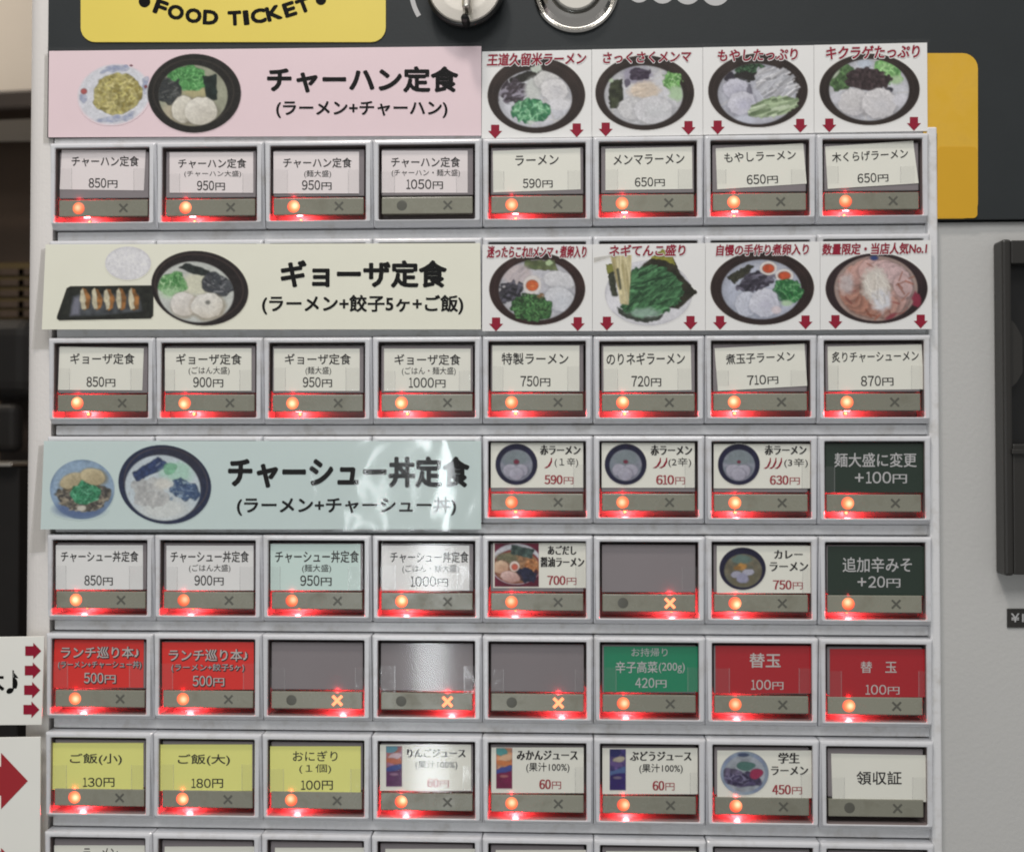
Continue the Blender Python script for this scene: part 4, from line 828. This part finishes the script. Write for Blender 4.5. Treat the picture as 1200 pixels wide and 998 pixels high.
def f1(s):
    cl = bowl(s, 588, 530, 490, 380, 575, 565, 372, 290)
    s.poly([(310, 370), (500, 285), (640, 290), (600, 330), (420, 410), (330, 415)], (44, 42, 38), rag=8, var=0.2); s.ell(590, 262, 52, 40, (186, 196, 184), rag=0.3)
    w_ = s.em(360, 490, 150, 110, -20, 0.25)*cl; s.put(w_, (120, 112, 124), 0.7); s.strokes(70, w_, 90, 22, -30, [(66, 58, 66), (90, 80, 92), (150, 144, 160), (58, 50, 56)], 0.85, 40)
    s.ell(560, 470, 90, 120, (192, 196, 192), soft=50, clip=cl)
    s.meat(690, 370, 125, 95, (206, 206, 204), -15, cl, (176, 176, 178), (192, 192, 194)); s.meat(770, 480, 140, 115, (212, 211, 212), 10, cl, (178, 178, 182), (186, 186, 192)); s.ell(820, 620, 130, 60, (208, 208, 212), soft=30, clip=cl)
    g_ = s.em(535, 685, 190, 118, 0, 0.16)*cl; s.greens(g_, (138, 194, 150), (72, 148, 96), (44, 116, 76), 75, 90, 42)
    s.ell(530, 800, 36, 18, (196, 204, 196), soft=14)
def f2(s):
    cl = bowl(s, 562, 505, 496, 375, 550, 530, 396, 300, soup=(198, 199, 204))
    s.ell(480, 330, 150, 85, (150, 146, 164), rag=0.25, soft=40, clip=cl); w_ = s.em(500, 320, 110, 62, -10, 0.3)*cl; s.strokes(36, w_, 80, 26, -10, [(58, 48, 66), (80, 70, 88), (50, 40, 56)], 0.85, 50)
    s.ell(385, 400, 30, 40, (96, 90, 108), rag=0.3)
    s.poly([(225, 385), (335, 370), (345, 660), (215, 665), (200, 520)], NORI, rag=7, var=0.25, cell=40, col2=(62, 68, 48)); s.ell(225, 385, 30, 20, (170, 190, 160), rag=0.3)
    s.ell(560, 480, 150, 85, (206, 190, 172), rag=0.15, soft=40); s.strokes(24, s.em(550, 480, 130, 70), 130, 24, -10, [(212, 196, 178), (198, 180, 160)], 0.5, 15)
    s.meat(440, 660, 150, 110, (202, 202, 204), 0, cl, (182, 182, 186), (196, 196, 200)); s.meat(650, 680, 190, 140, (206, 206, 210), 0, cl, (176, 178, 184), (190, 194, 196))
    g_ = s.em(840, 390, 95, 90, 20, 0.25); s.greens(g_, (160, 206, 140), (116, 182, 92), (76, 130, 62), 30, 70, 30); s.ell(880, 510, 70, 70, (166, 196, 156), rag=0.2, soft=40, clip=cl)
def f3(s):
    cl = bowl(s, 585, 525, 500, 370, 575, 560, 395, 305, soup=(178, 180, 192))
    g_ = s.em(500, 330, 160, 85, -12, 0.25)*cl; s.greens(g_, (80, 120, 84), (48, 82, 54), (34, 44, 34), 50, 60, 30); s.ell(480, 380, 110, 46, (42, 40, 38), rag=0.3, clip=cl); s.ell(310, 390, 60, 40, (50, 46, 56), rag=0.3, clip=cl)
    m_ = s.em(770, 450, 230, 170, 18, 0.12); s.put(m_*cl, (180, 182, 190), 1, 0.06); s.strokes(90, m_, 170, 20, -32, [(208, 208, 212), (194, 196, 202), (150, 150, 156), (176, 178, 186)], 0.8, 22)
    s.meat(370, 510, 135, 105, (196, 196, 210), 10, cl, (150, 150, 168), (176, 176, 196)); s.ell(500, 540, 30, 60, (88, 86, 100), rag=0.4, a=0.7); s.meat(420, 650, 140, 118, (200, 200, 212), -8, cl, (150, 150, 168), (164, 164, 190)); s.ell(450, 820, 110, 50, (186, 190, 204), soft=30, clip=cl)
    m_ = s.em(740, 690, 260, 95, -12, 0.14); s.put(m_, (146, 164, 130), 1, 0.15, 30); s.strokes(60, m_, 200, 26, -14, [(188, 204, 172), (170, 190, 150), (96, 116, 80), (150, 172, 132)], 0.85, 14)
def f4(s):
    cl = bowl(s, 552, 520, 470, 335, 548, 525, 376, 290, soup=(196, 198, 206))
    s.ell(290, 400, 135, 120, (86, 122, 72), rot=-30, rag=0.15, clip=cl, var=0.2, col2=(64, 92, 56)); s.ell(240, 380, 50, 14, (170, 184, 160), rot=-50, clip=cl); s.ell(510, 280, 70, 40, (180, 190, 204), soft=20)
    g_ = s.em(725, 345, 140, 100, 35, 0.18)*cl; s.greens(g_, (150, 200, 130), (116, 176, 98), (90, 150, 80), 40, 80, 44); s.ell(800, 430, 60, 40, (166, 196, 150), soft=26, clip=cl)
    w_ = s.em(535, 425, 205, 110, 5, 0.16); s.put(w_, (54, 42, 44), 1, 0.25, 22, (72, 58, 60)); s.ell(730, 525, 32, 22, (50, 48, 60), rag=0.3)
    s.meat(400, 640, 145, 128, (204, 202, 204), 0, cl, (160, 158, 164), (188, 186, 186)); s.meat(640, 650, 165, 142, (210, 208, 210), 0, cl, (164, 162, 168), (190, 190, 196)); s.ell(850, 620, 80, 60, (200, 200, 208), soft=30, clip=cl); s.ell(230, 600, 55, 50, (196, 196, 204), soft=24, clip=cl)
def f5(s):
    cl = bowl(s, 596, 520, 482, 362, 595, 530, 385, 305, rim=(50, 32, 30), soup=(190, 190, 198))
    s.poly([(465, 230), (770, 232), (800, 335), (470, 320)], (98, 108, 70), rag=8, var=0.25, cell=40, col2=(76, 90, 56)); s.ell(715, 255, 36, 26, (166, 190, 140), rag=0.3)
    s.ell(390, 370, 150, 100, (190, 178, 180), soft=40, clip=cl); s.strokes(16, s.em(420, 380, 110, 90)*cl, 160, 20, -50, [(202, 190, 186), (176, 166, 170)], 0.6, 12)
    s.meat(820, 430, 165, 90, (206, 206, 210), 8, cl, (170, 172, 180), (192, 194, 198)); s.meat(820, 620, 160, 120, (204, 206, 212), 20, cl, (164, 168, 178), (186, 192, 200))
    w_ = s.em(330, 560, 135, 95, -30, 0.3)*cl; wood_ear(s, w_, ((40, 40, 46), (58, 56, 64), (92, 90, 104)), 50, 80, 24, -30)
    s.ell(545, 482, 92, 98, (212, 206, 202)); s.ell(546, 484, 62, 55, (212, 96, 48), var=0.12); s.ell(550, 490, 20, 12, (232, 132, 70), soft=14)
    g_ = s.em(540, 710, 215, 135, 5, 0.14)*s.em(596, 520, 440, 340); s.greens(g_, (92, 150, 84), (52, 104, 52), (40, 62, 36), 95, 80, 30, a=0.8)
    s.strokes(8, s.em(630, 590, 40, 30), 60, 12, -50, [(150, 110, 70)], 0.8, 20)
def f6(s):
    s.ell(600, 560, 440, 330, (206, 206, 212), var=0.02); s.ring(600, 580, 436, 305, 8, (170, 170, 178), a=0.6); s.ell(250, 640, 70, 110, (216, 216, 222), soft=30, clip=s.em(600, 560, 440, 330))
    s.poly([(0, 215), (260, 175), (260, 190), (30, 262), (35, 235)], (186, 184, 178), a=0.9, soft=10)
    s.poly([(175, 275), (240, 265), (290, 590), (230, 590)], (56, 60, 46), rag=6, var=0.25); s.poly([(175, 275), (240, 265), (250, 340), (188, 370)], (132, 134, 56), rag=6)
    s.poly([(530, 290), (650, 190), (740, 120), (820, 150), (920, 370), (1090, 555), (900, 720), (800, 700), (760, 500)], (46, 44, 32), rag=6, var=0.25, cell=50); s.poly([(620, 215), (740, 115), (820, 150), (870, 280), (760, 235)], (146, 142, 50), rag=8, var=0.15)
    s.poly([(280, 700), (420, 760), (620, 800), (740, 780), (700, 830), (560, 858), (380, 810), (300, 760)], (58, 66, 56), rag=8, var=0.2)
    m_ = s.em(640, 520, 300, 235, 10, 0.1); m_ = np.maximum(m_, s.em(560, 690, 230, 110, 0, 0.15)); s.put(m_, (66, 116, 74), 1, 0.25, 30, (44, 86, 52)); s.strokes(260, m_, 110, 18, -30, [(96, 160, 104), (72, 128, 80), (40, 78, 48), (58, 108, 66), (34, 64, 40)], 0.8, 28)
    s.ell(560, 760, 150, 50, (150, 176, 164), soft=30, a=0.8, rag=0.2)
    m_ = s.pm([(215, 190), (430, 180), (420, 420), (400, 680), (320, 670), (270, 420)]); s.put(m_, (196, 184, 138), 1, 0.06); s.strokes(26, m_, 300, 20, 84, [(212, 200, 152), (180, 166, 112), (204, 194, 150), (150, 136, 88)], 0.7, 6)
    s.poly([(275, 320), (300, 310), (330, 520), (310, 530)], (66, 70, 56), a=0.8)
def f7(s):
    cl = bowl(s, 628, 510, 520, 370, 620, 525, 402, 300, rim=(46, 32, 30), soup=(176, 182, 200))
    s.poly([(270, 400), (490, 275), (545, 285), (480, 370), (345, 465)], (54, 54, 42), rag=8, var=0.25)
    w_ = s.em(560, 450, 175, 100, -15, 0.28)*cl; s.put(w_, (74, 70, 86), 0.8); s.strokes(60, w_, 90, 24, -15, [(46, 42, 54), (66, 62, 76), (110, 106, 124)], 0.85, 45)
    for x, y, rx, ry in ((690, 312, 88, 72), (850, 385, 92, 68)): s.ell(x, y, rx, ry, (214, 208, 204)); s.ell(x, y+2, rx*0.68, ry*0.62, (196, 74, 40), var=0.15, cell=30)
    g_ = s.em(890, 540, 150, 115, 10, 0.15)*s.em(628, 510, 420, 320); s.greens(g_, (104, 166, 108), (46, 122, 62), (32, 86, 48), 50, 90, 36); s.ell(870, 660, 60, 30, (166, 196, 160), soft=20)
    s.meat(470, 670, 115, 130, (196, 200, 214), 15, cl, (160, 166, 184), (186, 190, 206)); s.meat(650, 660, 150, 145, (202, 204, 216), 0, cl, (156, 162, 182), (174, 172, 192)); s.ell(770, 730, 50, 40, (206, 194, 200), soft=16)
def f8(s):
    cl = bowl(s, 618, 480, 478, 330, 612, 480, 392, 306, rim=(44, 30, 32), soup=(176, 150, 140)); r = np.random.default_rng(3)
    for k in range(15):
        a = k*2*math.pi/15+0.3; x, y = 612+255*math.cos(a), 480+190*math.sin(a)
        warm = 0.5+0.5*math.sin(a*1.0-0.9); c = np.array((204, 172, 172))*(1-warm)+np.array((196, 134, 112))*warm
        s.meat(x, y, 128+r.uniform(-15, 15), 84+r.uniform(-10, 10), tuple(c), math.degrees(a)+70, cl, tuple(c*0.66), tuple(c*0.88))
    s.strokes(22, cl*(1-s.em(612, 480, 190, 150)), 90, 12, 0, [(150, 76, 54), (158, 90, 70), (140, 66, 60)], 0.65, 80)
    s.ell(330, 430, 75, 95, (186, 186, 190), rag=0.2, soft=50, clip=cl, a=0.7)
    s.ell(600, 440, 118, 150, (206, 198, 188), rag=0.2, soft=50, clip=cl); s.ell(665, 590, 92, 105, (206, 206, 212), rag=0.18, soft=50, clip=cl); s.strokes(46, s.em(620, 480, 130, 180)*cl, 120, 11, 60, [(222, 216, 206), (186, 176, 166), (212, 206, 198)], 0.5, 35)
    s.ell(1000, 590, 42, 62, (140, 40, 62), rag=0.3, soft=20, clip=s.em(618, 480, 470, 322)); s.ell(750, 745, 56, 20, (140, 56, 66), rot=-30, clip=cl, soft=16); s.ell(595, 195, 36, 22, (44, 62, 120), soft=14)
cards = [
 (0, [(564.9,60.7),(693.2,58.4),(693.4,160.6),(564.4,162.4)], (560,50,ZOOM), f1, '王道久留米ラーメン', (571.5,62.5,686.5,76.5), ((580.2,146.3),(675.8,144.8)), 'photo card of ramen with green onions lower left and pork upper right'),
 (1, [(693.6,58.2),(823.4,55.9),(823.6,158.4),(693.8,160.4)], (690,50,ZOOM), f2, 'さっくさくメンマ', (707,61,809.5,73.5), ((709.8,143.8),(806.8,142)), 'photo card of ramen with upright dark seaweed at its left and bamboo shoots'),
 (2, [(823.8,55.7),(953.6,53.2),(953.8,156.0),(824.0,158.2)], (820,45,ZOOM), f3, 'もやしたっぷり', (841.5,58,934.5,71), ((841,141.4),(937.8,139.4)), 'photo card of ramen heaped with pale bean sprouts'),
 (3, [(954.0,53.0),(1086.4,50.2),(1087.0,153.6),(954.2,155.8)], (950,40,8.0), f4, 'キクラゲたっぷり', (968.5,54,1077.5,68.5), ((971.8,139),(1071,137.2)), 'photo card of ramen with black wood ear mound and two pork slices'),
 (4, [(565.3,286.6),(694.0,286.4),(694.0,387.8),(565.0,388.0)], (560,278,ZOOM), f5, '迷ったらこれ!!メンマ・煮卵入り', (571.5,288.5,687,302), ((581.3,372),(677,371.6)), 'photo card of ramen with one boiled egg half in the middle'),
 (5, [(694.4,286.2),(826.4,285.0),(826.4,387.2),(694.4,387.8)], (690,278,ZOOM), f6, 'ネギてんこ盛り', (714.5,287,803,299.8), ((711.2,371),(809.2,370.2)), 'photo card of white bowl piled high with chopped green onions'),
 (6, [(826.8,284.8),(960.8,283.2),(961.0,386.6),(826.8,387.2)], (820,278,ZOOM), f7, '自慢の手作り煮卵入り', (840,286.5,947.5,299), ((843.8,370.2),(944,369.6)), 'photo card of ramen with two boiled egg halves'),
 (7, [(961.2,283.0),(1091.2,281.4),(1092.0,385.6),(961.4,386.4)], (950,278,8.0), f8, '数量限定・当店人気No.1', (964,285.2,1086,298), ((979,369.2),(1079,368.6)), 'photo card of bowl covered in seared pink pork slices')]
cm('photo_paper', (226, 223, 217), 0.4)
for i, q, zo, fn, ttl, tb, arrows, lab in cards:
    y = YB1 if i < 4 else YB2
    base = at((q[3][0]+q[2][0])/2, (q[3][1]+q[2][1])/2, y); o = empty('photo_card', base); tag(o, lab, 'photo card', 'ramen photo cards above the right buttons')
    quad_plate('sheet', q, y, 0.0003, M['photo_paper'], o)
    xs, ys = [p[0] for p in q], [p[1] for p in q]
    cv = Canvas((min(xs)+1.5, min(ys)+4, max(xs)-1.5, max(ys)-3), *zo, (226, 223, 217), 1.5); fn(cv); cv.build('picture', o, y-0.00006)
    ink = Ink(); slope = math.degrees(math.atan2(q[0][1]-q[1][1], q[1][0]-q[0][0]))
    ink.text(ttl, tb, M['crimson'], y-0.00010, 0.03, slope, under=(M['photo_white'] if 'photo_white' in M else M['white_print'], 0.085), shear=0.10)
    for ax, ay in arrows: down_arrow(ink, ax, ay, 16.6, 16.2, M['crimson'], y-0.0001)
    ink.build('lettering', o)
    l = 0.4
    quad_sheet('film', [(q[0][0]-l, q[0][1]-4.5), (q[1][0]+(3 if i % 4 == 3 else l), q[1][1]-4.5), (q[2][0]+(3 if i % 4 == 3 else l), q[2][1]+1), (q[3][0]-l, q[3][1]+1)], y-0.0004, M['laminate_flat'], o)

# ================================================================ SIDE SIGNS
cm('sign_white', (222, 219, 212), 0.45)
YS = -0.0022
qa = [(-150,748),(52.0,745.3),(48.8,849.0),(-152,850)]
sa = empty('arrow_sign', at(-50, 849, YS)); tag(sa, 'white sign with music note and four small crimson arrows', 'sign', 'white arrow signs stuck on the left edge')
quad_plate('sheet', qa, YS, 0.0006, M['sign_white'], sa, 0.0001)
ink = Ink(); ink.text('本', (-24, 786, 4.5, 813), M['ink'], YS-0.0001, 0.025); ink.text('♪', (7.5, 785, 22.5, 812.5), M['ink'], YS-0.0001, 0.0)
for k, (x, cy) in enumerate(((29.5, 762.4), (29.0, 785.3), (28.2, 808.2), (27.4, 831.1))): right_arrow(ink, x, cy, 18.8, 19.4, M['crimson'], YS-0.0001)
ink.build('lettering', sa)
qb = [(-150,866),(47.6,863.0),(46.2,1120),(-152,1120)]
sb = empty('arrow_sign', at(-50, 1120, YS)); tag(sb, 'white sign with one big red arrow below the small arrow sign', 'sign', 'white arrow signs stuck on the left edge')
quad_plate('sheet', qb, YS, 0.0006, M['sign_white'], sb, 0.0001)
ink = Ink(); 
for cy in (914.6, 1026): ink.shape([(-90, cy-17), (1.2, cy-17), (1.2, cy-33), (32.6, cy), (1.2, cy+33), (1.2, cy+17), (-90, cy+17)], M['arrow_red'], YS-0.0001)
ink.build('lettering', sb)

# ================================================================ WHAT SHOWS BEHIND, LEFT OF THE MACHINE
M['plaster'] = mat('cream_plaster', (0.66, 0.58, 0.48), 0.7, vary=0.05, scale=12, bump=0.2, bscale=120)
M['timber'] = mat('dark_timber', (0.036, 0.023, 0.015), 0.5, vary=0.3, scale=30)
M['brownwall'] = mat('brown_wall', (0.085, 0.053, 0.032), 0.6, vary=0.3, scale=14)
M['gold'] = mat('ochre_paper', (0.13, 0.085, 0.025), 0.6, vary=0.2)
M['leather'] = mat('black_upholstery', (0.011, 0.0095, 0.0085), 0.6, spec=0.3, vary=0.2)
YW = 1.05
def WX(px, y): return float(at(px, 500, y)[0])
def WZ(py, y): return float(at(10, py, y)[2])
wl = boxo('back_wall', -1.9, 0.35, YW, YW+0.05, 0.0, 2.5, M['brownwall']); wl['kind'] = 'structure'
uw = boxo('upper_wall', -1.9, 0.35, YW-0.22, YW-0.02, WZ(108, YW-0.22), 2.45, M['plaster']); uw['kind'] = 'structure'
bt = empty('timber_beam', (-0.75, YW-0.24, WZ(134, YW-0.26))); tag(bt, 'dark timber beam under the cream upper wall', 'beam')
boxo('beam', -1.9, 0.35, YW-0.26, YW-0.2205, WZ(134, YW-0.26), WZ(110, YW-0.26), M['timber'], bt, 0.004)
bt.children[0].rotation_euler = (0, -0.03, 0)
# wall menu of ochre strips
mb = empty('wall_menu', (WX(-40, YW-0.03), YW-0.012, WZ(372, YW-0.03))); tag(mb, 'dim ochre wall menu behind the machine', 'menu board')
x0, x1 = WX(-190, YW-0.03), WX(70, YW-0.03)
boxo('board', x0, x1, YW-0.02, YW-0.003, WZ(372, YW-0.03), WZ(306, YW-0.03), M['gold'], mb, 0.002)
for k, py in enumerate((318, 330.5, 343, 356, 367)):
    for j in range(11):
        xa = x0+0.012+j*(x1-x0-0.02)/11
        boxo('menu_strip', xa, xa+0.020+0.006*((j*7+k*3) % 3), YW-0.026, YW-0.021, WZ(py+3.5, YW-0.03), WZ(py-3.5, YW-0.03), M['brownwall'], mb)
# chair and steel counter edge
ch = empty('dining_chair', (WX(-12, 0.72), 0.80, 0.0)); tag(ch, 'black chair back in the gloom left of the machine', 'chair')
xa, xb = WX(-120, 0.7), WX(38, 0.7)
o = boxo('backrest', xa, xb, 0.70, 0.75, WZ(468, 0.7), WZ(372, 0.7), M['leather'], ch, 0.018, 4)
o = boxo('backrest_pad', xa+0.02, xb-0.006, 0.68, 0.699, WZ(530, 0.7), WZ(474, 0.7), M['leather'], ch, 0.008, 3)
boxo('seat', xa, xb, 0.70, 1.0, 0.44, 0.50, M['leather'], ch, 0.012, 3)
for a, b_ in ((xa+0.01, 0.72), (xb-0.05, 0.72), (xa+0.01, 0.96), (xb-0.05, 0.96)): boxo('leg', a, a+0.035, b_, b_+0.035, 0.0, 0.44, M['timber'], ch)
for a in (xa+0.02, xb-0.06): boxo('back_post', a, a+0.03, 0.752, 0.78, 0.50, WZ(400, 0.7), M['timber'], ch)
ct = empty('steel_counter', (WX(-60, 0.55), 0.6, 0.0)); tag(ct, 'dark counter with a thin steel edge beside the machine', 'counter')
xa, xb = WX(-160, 0.55), WX(26.5, 0.55)
boxo('counter_body', xa, xb, 0.545, 0.66, 0.0, WZ(546, 0.53)-0.001, M['leather'], ct)
boxo('steel_edge', xa, xb, 0.53, 0.665, WZ(546, 0.53), WZ(542.5, 0.53), M['steel'], ct, 0.0006)
